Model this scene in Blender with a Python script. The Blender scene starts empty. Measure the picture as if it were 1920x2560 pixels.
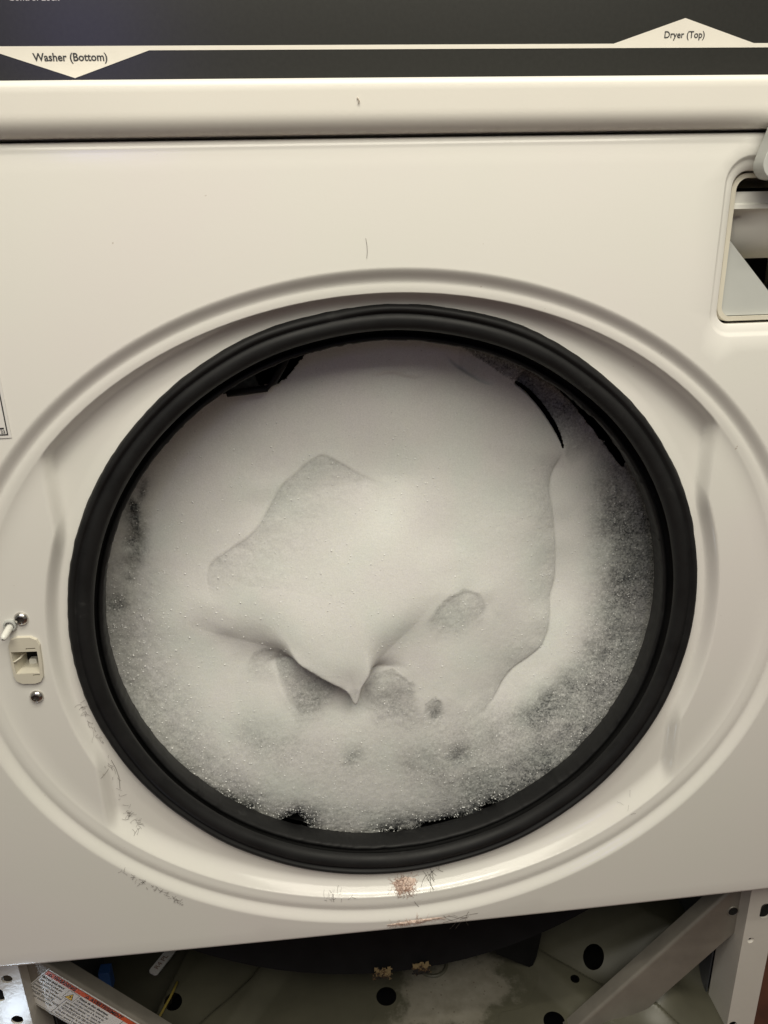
import bpy, math, random
import numpy as np
from mathutils import Matrix, Vector
from mathutils.geometry import delaunay_2d_cdt

random.seed(7)
rng = np.random.default_rng(7)
SC = bpy.context.scene
COL = SC.collection

# ------------------------------------------------------------------ camera, world, lamps, exposure
cam_data = bpy.data.cameras.new("camera")
cam_data.sensor_fit = 'HORIZONTAL'
cam_data.sensor_width = 36.0
cam_data.lens = 36.0 * 1923.0 / 1920.0
cam_data.clip_start = 0.02
cam_data.clip_end = 60.0
cam = bpy.data.objects.new("camera", cam_data)
COL.objects.link(cam)
cam.matrix_world = Matrix(((0.99481, 0.05594, -0.08501, -0.04473),
                           (-0.09906, 0.34092, -0.93486, -0.44545),
                           (-0.02332, 0.93842, 0.34470, 0.24398),
                           (0, 0, 0, 1)))
SC.camera = cam

world = bpy.data.worlds.new("World")
SC.world = world
world.use_nodes = True
bg = world.node_tree.nodes["Background"]
bg.inputs["Color"].default_value = (1.0, 0.955, 0.85, 1)
bg.inputs["Strength"].default_value = 0.15


def lamp(name, loc, target, size, size_y, power, color):
    d = bpy.data.lights.new(name, 'AREA')
    d.shape = 'RECTANGLE'
    d.size = size
    d.size_y = size_y
    d.energy = power
    d.color = color
    o = bpy.data.objects.new(name, d)
    COL.objects.link(o)
    o.location = loc
    o.rotation_euler = (Vector(target) - Vector(loc)).to_track_quat('-Z', 'Y').to_euler()
    return o


# the room's ceiling fixture, above and behind the photographer
lamp("ceiling_lamp", (0.04, -0.66, 0.94), (0.02, -0.10, 0.12), 1.05, 0.75, 13.2, (1.0, 0.95, 0.805))
# narrow strip light added for crisp highlight lines on the enamel
lamp("highlight_strip_light", (0.04, -0.50, 1.12), (0.02, -0.10, 0.0), 0.60, 0.025, 2.6, (1.0, 0.945, 0.815))
# cold light added near the floor to put glare on the left post
lamp("post_glare_light", (-0.372, -0.137, -0.474), (-0.295, 0.0, -0.305), 0.030, 0.030, 0.055, (0.72, 0.85, 1.0))
# unseen blue light added far behind, for the glow on the control panel
lamp("panel_glow_light", (-0.83, -3.0, 0.98), (-0.14, 0.0, 0.33), 0.36, 0.36, 1.3, (0.30, 0.27, 1.0))

SC.view_settings.view_transform = 'Standard'
SC.view_settings.look = 'None'
SC.view_settings.exposure = 0.0
SC.view_settings.gamma = 1.0
SC.view_settings.use_curve_mapping = False


# ------------------------------------------------------------------ materials
def new_mat(name):
    m = bpy.data.materials.new(name)
    m.use_nodes = True
    nt = m.node_tree
    return m, nt, nt.nodes["Principled BSDF"]


def noise(nt, scale, detail=3.0, rough=0.55, coord='Object'):
    tc = nt.nodes.new("ShaderNodeTexCoord")
    n = nt.nodes.new("ShaderNodeTexNoise")
    n.inputs["Scale"].default_value = scale
    n.inputs["Detail"].default_value = detail
    n.inputs["Roughness"].default_value = rough
    nt.links.new(tc.outputs[coord], n.inputs["Vector"])
    return n


def ramp(nt, src, stops):
    r = nt.nodes.new("ShaderNodeValToRGB")
    e = r.color_ramp.elements
    while len(e) < len(stops):
        e.new(0.5)
    for el, (p, c) in zip(e, stops):
        el.position = p
        el.color = (*c, 1) if len(c) == 3 else c
    nt.links.new(src, r.inputs["Fac"])
    return r


def bump(nt, bsdf, src, strength, dist):
    b = nt.nodes.new("ShaderNodeBump")
    b.inputs["Strength"].default_value = strength
    b.inputs["Distance"].default_value = dist
    nt.links.new(src, b.inputs["Height"])
    nt.links.new(b.outputs["Normal"], bsdf.inputs["Normal"])
    return b


def simple(name, color, rough=0.5, metal=0.0, var=0.08, scale=60.0, bumpd=0.0, bscale=400.0, spec=0.5):
    m, nt, p = new_mat(name)
    n = noise(nt, scale)
    c = np.array(color)
    r = ramp(nt, n.outputs["Fac"], [(0.3, tuple(c * (1 - var))), (0.7, tuple(np.minimum(c * (1 + var), 1)))])
    nt.links.new(r.outputs["Color"], p.inputs["Base Color"])
    p.inputs["Roughness"].default_value = rough
    p.inputs["Metallic"].default_value = metal
    p.inputs["Specular IOR Level"].default_value = spec
    if bumpd:
        bump(nt, p, noise(nt, bscale, 2.0).outputs["Fac"], 0.5, bumpd)
    return m


def enamel_material():
    m, nt, p = new_mat("white_enamel")
    big = noise(nt, 6.5, 3, 0.6)
    r = ramp(nt, big.outputs["Fac"], [(0.32, (0.785, 0.775, 0.725)), (0.5, (0.795, 0.775, 0.735)), (0.66, (0.795, 0.762, 0.735))])
    speck = noise(nt, 330, 1, 0.4)
    s = ramp(nt, speck.outputs["Fac"], [(0.0, (1, 1, 1)), (0.805, (1, 1, 1)), (0.84, (0.72, 0.68, 0.64))])
    mx = nt.nodes.new("ShaderNodeMix"); mx.data_type = 'RGBA'; mx.blend_type = 'MULTIPLY'; mx.inputs["Factor"].default_value = 1.0
    nt.links.new(r.outputs["Color"], mx.inputs["A"]); nt.links.new(s.outputs["Color"], mx.inputs["B"])
    nt.links.new(mx.outputs["Result"], p.inputs["Base Color"])
    sm = noise(nt, 17, 4, 0.65)
    rr = ramp(nt, sm.outputs["Fac"], [(0.35, (0.10,) * 3), (0.70, (0.19,) * 3)])
    nt.links.new(rr.outputs["Color"], p.inputs["Roughness"])
    bump(nt, p, noise(nt, 330, 2.0).outputs["Fac"], 0.5, 0.00006)
    return m


ENAMEL = enamel_material()
STRIP = simple("satin_white_enamel", (0.82, 0.79, 0.73), 0.38, 0, 0.012, 14, 0.00005, 420)
PLASTIC = simple("cream_plastic", (0.66, 0.62, 0.52), 0.4, 0, 0.03, 50)
WHITEPL = simple("white_plastic", (0.80, 0.79, 0.74), 0.35, 0, 0.02, 40)
GREYPL = simple("grey_plastic", (0.48, 0.49, 0.47), 0.4, 0, 0.03, 40)
CHARCOAL = simple("charcoal_panel", (0.023, 0.023, 0.021), 0.24, 0, 0.08, 500)
LEGEND = simple("printed_cream", (0.70, 0.665, 0.60), 0.45, 0, 0.02, 90)
INK = simple("black_ink", (0.03, 0.03, 0.033), 0.5, 0, 0.05, 90)
GREYINK = simple("grey_ink", (0.50, 0.50, 0.50), 0.5, 0, 0.05, 90)
STEEL = simple("screw_steel", (0.62, 0.60, 0.57), 0.22, 1.0, 0.06, 500)
GALV = simple("galvanised_brace", (0.25, 0.23, 0.20), 0.36, 0.30, 0.12, 40, 0.00008, 220)
PAN = simple("olive_grey_enamel", (0.088, 0.084, 0.060), 0.42, 0, 0.16, 22, 0.00012, 160)
TUBM = simple("black_tub", (0.005, 0.005, 0.0055), 0.6, 0, 0.3, 60, spec=0.2)
DARK = simple("dark_drum", (0.12, 0.12, 0.125), 0.3, 0, 0.3, 60)
HOLEM = simple("dark_cavity", (0.006, 0.006, 0.006), 0.8, 0, 0.1, 60)
POSTM = simple("post_enamel", (0.66, 0.63, 0.58), 0.17, 0, 0.03, 30, 0.00016, 240)
LABELP = simple("label_paper", (0.74, 0.72, 0.70), 0.28, 0, 0.03, 60, 0.0001, 120)
REDINK = simple("orange_red_ink", (0.62, 0.10, 0.035), 0.35, 0, 0.12, 50)
YELINK = simple("yellow_ink", (0.80, 0.50, 0.05), 0.4, 0, 0.05, 50)
YELWIRE = simple("yellow_wire", (0.30, 0.23, 0.05), 0.4, 0, 0.05, 50)
REDWIRE = simple("maroon_wire", (0.22, 0.03, 0.06), 0.4, 0, 0.05, 50)
BLUEPL = simple("blue_connector", (0.04, 0.11, 0.33), 0.4, 0, 0.05, 50)
HAIRM = simple("dark_hair", (0.12, 0.10, 0.085), 0.5, 0, 0.3, 900)
LINTM = simple("pink_lint", (0.72, 0.57, 0.49), 0.9, 0, 0.25, 500, 0.0004, 900)
LINTHAIR = simple("brown_pink_hair", (0.42, 0.25, 0.19), 0.6, 0, 0.5, 700)
FLOORM = simple("dark_red_wood", (0.085, 0.028, 0.014), 0.35, 0, 0.35, 25)
CABM = simple("cabinet_sheet", (0.30, 0.30, 0.30), 0.35, 0.2, 0.08, 25)


def rubber_material():
    m, nt, p = new_mat("black_rubber")
    n1 = noise(nt, 38, 5, 0.65)
    n2 = noise(nt, 420, 2, 0.5)
    r = ramp(nt, n1.outputs["Fac"], [(0.35, (0.0085, 0.0085, 0.009)), (0.64, (0.0125, 0.0125, 0.013)), (0.76, (0.038, 0.038, 0.038))])
    nt.links.new(r.outputs["Color"], p.inputs["Base Color"])
    rr = ramp(nt, n1.outputs["Fac"], [(0.3, (0.48,) * 3), (0.75, (0.68,) * 3)])
    nt.links.new(rr.outputs["Color"], p.inputs["Roughness"])
    p.inputs["Specular IOR Level"].default_value = 0.32
    bump(nt, p, n2.outputs["Fac"], 0.4, 0.0001)
    return m


RUBBER = rubber_material()


def foam_material():
    """white suds; a mesh attribute darkens thinned froth over the wet drum, and painted shade"""
    m, nt, p = new_mat("soap_foam")
    at = nt.nodes.new("ShaderNodeAttribute")
    at.attribute_name = "thin"  # holds froth thinness and also painted shade
    coarse = noise(nt, 85, 4, 0.65)
    fine = noise(nt, 640, 3, 0.75)
    mott = nt.nodes.new("ShaderNodeMath"); mott.operation = 'MULTIPLY_ADD'
    nt.links.new(fine.outputs["Fac"], mott.inputs[0]); mott.inputs[1].default_value = 0.90
    c2 = nt.nodes.new("ShaderNodeMath"); c2.operation = 'MULTIPLY'
    nt.links.new(coarse.outputs["Fac"], c2.inputs[0]); c2.inputs[1].default_value = 0.40
    nt.links.new(c2.outputs[0], mott.inputs[2])           # mean about 0.65
    # gap = smoothstep(noise + thin*k)
    mr = nt.nodes.new("ShaderNodeMapRange")
    mr.inputs["From Min"].default_value = 0.40
    mr.inputs["From Max"].default_value = 0.90
    mr.inputs["To Min"].default_value = 0.40
    mr.inputs["To Max"].default_value = 1.60
    nt.links.new(mott.outputs[0], mr.inputs["Value"])
    mx2 = nt.nodes.new("ShaderNodeMath"); mx2.operation = 'MULTIPLY'; mx2.use_clamp = True
    nt.links.new(mr.outputs[0], mx2.inputs[0])
    nt.links.new(at.outputs["Fac"], mx2.inputs[1])
    mix = nt.nodes.new("ShaderNodeMix"); mix.data_type = 'RGBA'
    nt.links.new(mx2.outputs[0], mix.inputs["Factor"])
    tint = noise(nt, 26, 2, 0.5)
    tr = ramp(nt, tint.outputs["Fac"], [(0.32, (0.845, 0.865, 0.825)), (0.5, (0.865, 0.86, 0.83)), (0.68, (0.868, 0.85, 0.835))])
    grain = noise(nt, 1100, 2, 0.6)
    gr = ramp(nt, grain.outputs["Fac"], [(0.30, (0.93, 0.93, 0.93)), (0.55, (1.0, 1.0, 1.0)), (0.72, (1.05, 1.05, 1.05))])
    mg = nt.nodes.new("ShaderNodeMix"); mg.data_type = 'RGBA'; mg.blend_type = 'MULTIPLY'; mg.inputs["Factor"].default_value = 1.0
    nt.links.new(tr.outputs["Color"], mg.inputs["A"]); nt.links.new(gr.outputs["Color"], mg.inputs["B"])
    nt.links.new(mg.outputs["Result"], mix.inputs["A"])
    mix.inputs["B"].default_value = (0.05, 0.055, 0.06, 1)
    nt.links.new(mix.outputs["Result"], p.inputs["Base Color"])
    p.inputs["Roughness"].default_value = 0.55
    p.inputs["Specular IOR Level"].default_value = 0.3
    p.inputs["Subsurface Weight"].default_value = 0.25
    p.inputs["Subsurface Radius"].default_value = (0.006, 0.006, 0.005)
    p.inputs["Subsurface Scale"].default_value = 1.0
    b = bump(nt, p, fine.outputs["Fac"], 0.35, 0.0005)
    return m


FOAM = foam_material()


def bubble_material():
    m, nt, p = new_mat("soap_bubble")
    n = noise(nt, 300)
    r = ramp(nt, n.outputs["Fac"], [(0.3, (0.72, 0.73, 0.72)), (0.7, (0.92, 0.92, 0.90))])
    nt.links.new(r.outputs["Color"], p.inputs["Base Color"])
    p.inputs["Roughness"].default_value = 0.12
    p.inputs["Specular IOR Level"].default_value = 0.8
    return m


BUBBLE = bubble_material()


# ------------------------------------------------------------------ mesh helpers
class MB:
    def __init__(self):
        self.v, self.f = [], []

    def add(self, verts, faces):
        b = len(self.v)
        self.v.extend([tuple(map(float, q)) for q in verts])
        self.f.extend([tuple(b + i for i in q) for q in faces])
        return self

    def box(self, lo, hi, M=None):
        (x0, y0, z0), (x1, y1, z1) = lo, hi
        vs = [(x0, y0, z0), (x1, y0, z0), (x1, y1, z0), (x0, y1, z0), (x0, y0, z1), (x1, y0, z1), (x1, y1, z1), (x0, y1, z1)]
        if M is not None:
            vs = [tuple(M @ Vector(q)) for q in vs]
        return self.add(vs, [(0, 3, 2, 1), (4, 5, 6, 7), (0, 1, 5, 4), (1, 2, 6, 5), (2, 3, 7, 6), (3, 0, 4, 7)])

    def lathe(self, prof, n=32, origin=(0, 0, 0), axis=(0, 1, 0), close=False, cap=False):
        """prof: (radius, height along axis)"""
        q = Vector((0, 0, 1)).rotation_difference(Vector(axis).normalized())
        vs, fs = [], []
        for r, h in prof:
            for k in range(n):
                a = 2 * math.pi * k / n
                w = q @ Vector((r * math.cos(a), r * math.sin(a), h)) + Vector(origin)
                vs.append(tuple(w))
        m = len(prof)
        for i in range(m - 1 + (1 if close else 0)):
            j = (i + 1) % m
            for k in range(n):
                l = (k + 1) % n
                fs.append((i * n + k, i * n + l, j * n + l, j * n + k))
        if cap:
            fs.append(tuple(range(n - 1, -1, -1)))
            fs.append(tuple((m - 1) * n + k for k in range(n)))
        return self.add(vs, fs)

    def tube(self, pts, r, n=5, taper=None):
        pts = [Vector(p) for p in pts]
        vs, fs = [], []
        for i, p in enumerate(pts):
            t = (pts[min(i + 1, len(pts) - 1)] - pts[max(i - 1, 0)])
            if t.length < 1e-9:
                t = Vector((0, 0, 1))
            t.normalize()
            u = t.orthogonal().normalized()
            w = t.cross(u)
            rr = r if taper is None else r * (1 + (taper - 1) * i / (len(pts) - 1))
            for k in range(n):
                a = 2 * math.pi * k / n
                vs.append(tuple(p + u * rr * math.cos(a) + w * rr * math.sin(a)))
        for i in range(len(pts) - 1):
            for k in range(n):
                l = (k + 1) % n
                fs.append((i * n + k, i * n + l, (i + 1) * n + l, (i + 1) * n + k))
        fs.append(tuple(range(n - 1, -1, -1)))
        fs.append(tuple((len(pts) - 1) * n + k for k in range(n)))
        return self.add(vs, fs)

    def build(self, name, mat, parent=None, smooth=True, auto=None):
        return mesh_obj(name, self.v, self.f, mat, parent, smooth, auto)


ROOTS = {}


def mesh_obj(name, v, f, mat, parent=None, smooth=True, auto=None):
    me = bpy.data.meshes.new(name)
    me.from_pydata([tuple(map(float, q)) for q in v], [], [tuple(map(int, q)) for q in f])
    me.materials.append(mat)
    if smooth:
        me.polygons.foreach_set("use_smooth", [True] * len(me.polygons))
    if auto:
        me.set_sharp_from_angle(angle=math.radians(auto))
    me.update()
    o = bpy.data.objects.new(name, me)
    COL.objects.link(o)
    adopt(o, parent)
    return o


def adopt(o, parent):
    if parent is None:
        return
    o.parent = parent
    if parent.type == 'EMPTY':
        o.matrix_parent_inverse = Matrix.Translation(-Vector(parent.location))


def empty(name, loc, label, cat, group=None):
    o = bpy.data.objects.new(name, None)
    o.empty_display_size = 0.05
    COL.objects.link(o)
    o.location = loc
    tag(o, label, cat, group)
    return o


def tag(o, label=None, cat=None, group=None, kind=None):
    if label: o["label"] = label
    if cat: o["category"] = cat
    if group: o["group"] = group
    if kind: o["kind"] = kind
    return o


def sstep(a, b, x):
    t = np.clip((np.asarray(x, float) - a) / (b - a), 0, 1)
    return t * t * (3 - 2 * t)


def inside(poly, P):
    P = np.atleast_2d(P)
    x, y = P[:, 0], P[:, 1]
    c = np.zeros(len(P), bool)
    n = len(poly)
    for i in range(n):
        x0, y0 = poly[i]; x1, y1 = poly[(i + 1) % n]
        if y0 == y1:
            continue
        hit = ((y0 > y) != (y1 > y)) & (x < (x1 - x0) * (y - y0) / (y1 - y0) + x0)
        c ^= hit
    return c


def seg_dist(poly, P, closed=False):
    """distance, side (+ = right of travel), arc fraction"""
    P = np.atleast_2d(P)
    best = np.full(len(P), 1e9); side = np.zeros(len(P)); arc = np.zeros(len(P))
    pts = np.array(poly, float)
    if closed:
        pts = np.vstack([pts, pts[:1]])
    L = np.r_[0, np.cumsum(np.hypot(*np.diff(pts, axis=0).T))]
    for i in range(len(pts) - 1):
        a, b = pts[i], pts[i + 1]
        d = b - a
        ll = (d @ d)
        t = np.clip(((P - a) @ d) / ll, 0, 1)
        q = a + t[:, None] * d
        dist = np.hypot(P[:, 0] - q[:, 0], P[:, 1] - q[:, 1])
        cr = d[0] * (P[:, 1] - a[1]) - d[1] * (P[:, 0] - a[0])
        upd = dist < best - 1e-9
        best = np.where(upd, dist, best)
        side = np.where(upd, -np.sign(cr), side)
        arc = np.where(upd, (L[i] + t * math.sqrt(ll)) / L[-1], arc)
    return best, side, arc


def resample(poly, step):
    pts = np.array(poly, float)
    L = np.r_[0, np.cumsum(np.hypot(*np.diff(pts, axis=0).T))]
    n = max(2, int(L[-1] / step))
    s = np.linspace(0, L[-1], n + 1)
    out = np.c_[np.interp(s, L, pts[:, 0]), np.interp(s, L, pts[:, 1])]
    for _ in range(3):
        out[1:-1] = 0.25 * out[:-2] + 0.5 * out[1:-1] + 0.25 * out[2:]
    return out


def vnoise(P, scale, seed=0):
    """cheap smooth value noise in 2-D"""
    r = np.random.default_rng(seed)
    tab = r.random((256, 256))
    X = np.asarray(P)[:, 0] * scale + 1000.0
    Y = np.asarray(P)[:, 1] * scale + 1000.0
    xi, yi = np.floor(X).astype(int), np.floor(Y).astype(int)
    fx, fy = X - xi, Y - yi
    fx = fx * fx * (3 - 2 * fx); fy = fy * fy * (3 - 2 * fy)
    g = lambda a, b: tab[a % 256, b % 256]
    return ((g(xi, yi) * (1 - fx) + g(xi + 1, yi) * fx) * (1 - fy) + (g(xi, yi + 1) * (1 - fx) + g(xi + 1, yi + 1) * fx) * fy) - 0.5


def rrect(x0, x1, z0, z1, r, n=6):
    out = []
    for cx, cz, a0 in ((x1 - r, z1 - r, 0), (x0 + r, z1 - r, 90), (x0 + r, z0 + r, 180), (x1 - r, z0 + r, 270)):
        for k in range(n + 1):
            a = math.radians(a0 + 90 * k / n)
            out.append((cx + r * math.cos(a), cz + r * math.sin(a)))
    return out


def circle(cx, cz, r, n=20):
    return [(cx + r * math.cos(2 * math.pi * k / n), cz + r * math.sin(2 * math.pi * k / n)) for k in range(n)]


def cdt(outer, holes, steiner=()):
    pts, edges = [], []
    for loop in [outer] + list(holes):
        b = len(pts)
        pts += [Vector((float(p[0]), float(p[1]))) for p in loop]
        edges += [(b + i, b + (i + 1) % len(loop)) for i in range(len(loop))]
    for p in steiner:
        pts.append(Vector((float(p[0]), float(p[1]))))
    v, e, f, *_ = delaunay_2d_cdt(pts, edges, [], 0, 1e-7)
    V = np.array([tuple(q) for q in v])
    cen = np.array([V[list(q)].mean(0) for q in f])
    keep = inside(outer, cen)
    for h in holes:
        keep &= ~inside(h, cen)
    F = []
    for q, k in zip(f, keep):
        if not k:
            continue
        a = V[list(q)]
        area = sum(a[i][0] * a[(i + 1) % len(a)][1] - a[(i + 1) % len(a)][0] * a[i][1] for i in range(len(a)))
        F.append(tuple(q) if area > 0 else tuple(reversed(q)))
    return V, F


def plate(mb, outer, holes, y, th, M=None):
    """flat sheet in x-z facing -y, thickness th, with real holes"""
    V, F = cdt(outer, holes)
    n = len(V)
    vs = [(a, y, b) for a, b in V] + [(a, y + th, b) for a, b in V]
    fs = list(F) + [tuple(n + i for i in reversed(q)) for q in F]
    cnt = {}
    for q in F:
        for i in range(len(q)):
            e = (q[i], q[(i + 1) % len(q)])
            cnt[e] = cnt.get(e, 0) + 1
    for (a, b) in list(cnt):
        if (b, a) not in cnt:
            fs.append((b, a, n + a, n + b))
    if M is not None:
        vs = [tuple(M @ Vector(q)) for q in vs]
    return mb.add(vs, fs)


def lettering(body, size, M, mat, parent, name="lettering", align='LEFT', bold=0.0, sx=1.0):
    c = bpy.data.curves.new(name, 'FONT')
    c.body = body
    c.size = size
    c.align_x = align
    c.offset = bold
    c.extrude = 0.00006
    c.resolution_u = 3
    t = bpy.data.objects.new(name, c)
    me = bpy.data.meshes.new_from_object(t)
    bpy.data.objects.remove(t)
    me.transform(M @ Matrix.Diagonal((sx, 1, 1, 1)))
    me.materials.clear()
    me.materials.append(mat)
    o = bpy.data.objects.new(name, me)
    COL.objects.link(o)
    adopt(o, parent)
    return o


def upright(x, y, z, rot=0.0):
    """text lying in the x-z plane facing -y"""
    return Matrix.Translation((x, y, z)) @ Matrix.Rotation(rot, 4, 'Y') @ Matrix.Rotation(math.radians(90), 4, 'X')


# ------------------------------------------------------------------ floor
fl = MB().box((-2.5, -2.5, -0.53), (2.5, 2.0, -0.51)).build("floor", FLOORM, None, False)
tag(fl, kind="structure")

# ------------------------------------------------------------------ the machine
machine = empty("laundry_center", (0, 0.28, -0.51),
                "white stacked washer and dryer unit with its round opening full of suds", "washing machine")

PANEL_Y, SHELF_Y, FLOOR_Y = -0.0200, -0.0163, -0.0050


def ell(theta, a, b, cz):
    """radius, from the opening's centre, of an oval centred at (0, cz)"""
    c, s = np.cos(theta), np.sin(theta)
    A = (c / a) ** 2 + (s / b) ** 2
    B = -2 * s * cz / b ** 2
    C = (cz / b) ** 2 - 1
    return (-B + np.sqrt(B * B - 4 * A * C)) / (2 * A)


def panel_y(x, z):
    x = np.asarray(x, float); z = np.asarray(z, float)
    th = np.arctan2(z, x)
    r = np.hypot(x, z)
    ro = ell(th, 0.2610, 0.2240, -0.0031)
    ri = ell(th, 0.2460, 0.2092, -0.0005)
    y = np.full(x.shape, PANEL_Y)
    y = y + (SHELF_Y + 0.0015 - PANEL_Y) * (1 - sstep(ro - 0.0040, ro + 0.0045, r))
    bead = np.exp(-((r - (0.55 * ro + 0.45 * ri)) / 0.0050) ** 2)
    y = y - 0.0010 * bead
    inner = 1 - (1 - np.clip((ri + 0.0032 - r) / 0.0125, 0, 1)) ** 2.4
    ax = np.abs(x)
    # side pads for the hinge and the latch stand proud of the recess floor
    pad = sstep(0.2075, 0.2145, r) * sstep(0.1915, 0.1985, ax)
    padlevel = SHELF_Y + 0.0028
    target = FLOOR_Y + (padlevel - FLOOR_Y) * pad
    # the flange round the opening turns forward a little towards the seal
    target = target - 0.0006 * (1 - sstep(0.203, 0.212, r)) 
    y = y + (target - (SHELF_Y + 0.0015)) * inner
    y = y - 0.002 * (1 - (x / 0.3) ** 2)
    return y


def build_front_panel():
    N, Rn = 640, 100
    th = np.linspace(0, 2 * np.pi, N, endpoint=False)
    r0 = np.full(N, 0.1985)
    r1 = ell(th, 0.2610 + 0.0105, 0.2240 + 0.0095, -0.0031)
    t = np.linspace(0, 1, Rn)
    Rr = r0[None, :] + (r1 - r0)[None, :] * t[:, None]
    X = Rr * np.cos(th); Z = Rr * np.sin(th)
    Y = panel_y(X, Z)
    V = [tuple(q) for q in np.c_[X.ravel(), Y.ravel(), Z.ravel()]]
    F = []
    for i in range(Rn - 1):
        for k in range(N):
            l = (k + 1) % N
            F.append((i * N + k, (i + 1) * N + k, (i + 1) * N + l, i * N + l))
    # flat sheet round the oval
    x0, x1, z0, z1 = -0.3085, 0.3085, -0.2372, 0.2835
    outer = []
    nx, nz = 60, 50
    outer += [(x0 + (x1 - x0) * k / nx, z0) for k in range(nx)]
    outer += [(x1, z0 + (z1 - z0) * k / nz) for k in range(nz)]
    outer += [(x1 - (x1 - x0) * k / nx, z1) for k in range(nx)]
    outer += [(x0, z1 - (z1 - z0) * k / nz) for k in range(nz)]
    ring = [(X[-1, k], Z[-1, k]) for k in range(N)]
    em = rrect(0.1800, 0.3040, 0.1815, 0.2768, 0.014, 8)
    st = []
    big = [(1.03 * a, 1.03 * b) for a, b in ring]
    for a in np.arange(x0 + 0.01, x1, 0.0125):
        for b in np.arange(z0 + 0.01, z1, 0.0125):
            st.append((a, b))
    st = np.array(st)
    d1, _, _ = seg_dist(ring[::8], st, True)
    d2, _, _ = seg_dist(em, st, True)
    st = st[~inside(big, st) & ~inside(em, st) & (d1 > 0.004) & (d2 > 0.004)]
    CV, CF = cdt(outer, [ring, em], st)
    b = len(V)
    V += [(q[0], float(panel_y(q[0], q[1])) if True else 0, q[1]) for q in CV]
    F += [tuple(b + i for i in q) for q in CF]
    # rolled edge of the sheet
    seq = [(0.0, 0.0)] + [(0.004 * math.sin(a), 0.004 * (1 - math.cos(a))) for a in np.linspace(0.3, math.pi / 2, 5)] + [(0.004, 0.020)]
    def out_dir(p):
        dx = -1 if abs(p[0] - x0) < 1e-6 else (1 if abs(p[0] - x1) < 1e-6 else 0)
        dz = -1 if abs(p[1] - z0) < 1e-6 else (1 if abs(p[1] - z1) < 1e-6 else 0)
        return dx, dz
    prev = None
    for off, dy in seq:
        base = len(V)
        for p in outer:
            dx, dz = out_dir(p)
            V.append((p[0] + dx * off, float(panel_y(p[0], p[1])) + dy, p[1] + dz * off))
        if prev is not None:
            n = len(outer)
            for k in range(n):
                l = (k + 1) % n
                F.append((prev + k, base + k, base + l, prev + l))
        prev = base
    # pressed recess and cut-out of the detergent drawer
    loops = [(0.0, 0.0, em)]
    for f_, d in ((0.3, 0.0005), (0.6, 0.0016), (1.0, 0.0022)):
        loops.append((f_, d, rrect(0.1800 + 0.0028 * f_, 0.3040 - 0.002 * f_, 0.1815 + 0.0032 * f_, 0.2768 - 0.0032 * f_, 0.014 - 0.003 * f_, 8)))
    loops.append((1, 0.0026, rrect(0.1856, 0.2990, 0.1880, 0.2695, 0.0085, 8)))
    loops.append((1, 0.0034, rrect(0.1862, 0.2985, 0.1886, 0.2689, 0.008, 8)))
    loops.append((1, 0.0140, rrect(0.1862, 0.2985, 0.1886, 0.2689, 0.008, 8)))
    prev = None
    for _, d, lp in loops:
        base = len(V)
        for a, c in lp:
            V.append((a, float(panel_y(a, c)) + d, c))
        if prev is not None:
            n = len(lp)
            for k in range(n):
                l = (k + 1) % n
                F.append((prev + k, prev + l, base + l, base + k))
        prev = base
    o = mesh_obj("front_panel", V, F, ENAMEL, machine, True)
    import bmesh
    bm = bmesh.new(); bm.from_mesh(o.data)
    bmesh.ops.remove_doubles(bm, verts=bm.verts, dist=2e-6)
    gone = [f for f in bm.faces if -0.2352 < f.calc_center_median().x < -0.2192 and -0.0086 < f.calc_center_median().z < 0.0100 and f.calc_center_median().y < 0]
    bmesh.ops.delete(bm, geom=gone, context='FACES')
    bm.to_mesh(o.data); bm.free()
    o.data.polygons.foreach_set("use_smooth", [True] * len(o.data.polygons))
    return o


front = build_front_panel()


# fascia strip: extruded profile with a bright top edge and a rolled-under lower edge
def fascia():
    prof = [(-0.008, 0.3128), (-0.0255, 0.3128), (-0.0275, 0.3122), (-0.0286, 0.3110), (-0.0290, 0.3095)]
    prof += [(-0.0290 + 0.0002 * k, 0.3095 - 0.0026 * k) for k in range(1, 5)]
    for a in np.linspace(0, math.pi / 2, 10)[1:]:
        prof.append((-0.0282 + 0.0085 * (1 - math.cos(a)), 0.2991 - 0.0102 * math.sin(a)))
    prof.append((-0.006, 0.2888))
    m = MB()
    xs = np.linspace(-0.3125, 0.3125, 26)
    vs = [(x, y - 0.0015 * (1 - (x / 0.3125) ** 2), z) for x in xs for y, z in prof]
    n = len(prof)
    fs = [(i * n + j, i * n + j + 1, (i + 1) * n + j + 1, (i + 1) * n + j) for i in range(len(xs) - 1) for j in range(n - 1)]
    m.add(vs, fs)
    return m.build("fascia_strip", STRIP, machine, True, 50)


fs_o = fascia()
CHIPM = simple("chipped_paint", (0.50, 0.43, 0.36), 0.6)
MB().tube([(-0.0150, -0.0305, 0.3038), (-0.0143, -0.0306, 0.3030), (-0.0140, -0.0306, 0.3021), (-0.0145, -0.0305, 0.3013)], 0.00028, 6).build("paint_chip", CHIPM, fs_o)
MB().box((-0.3125, -0.006, 0.2862), (0.3125, 0.004, 0.2895)).build("gap_shade", HOLEM, machine, False)  # near-black strip standing in for the shade in the open gap

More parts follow.
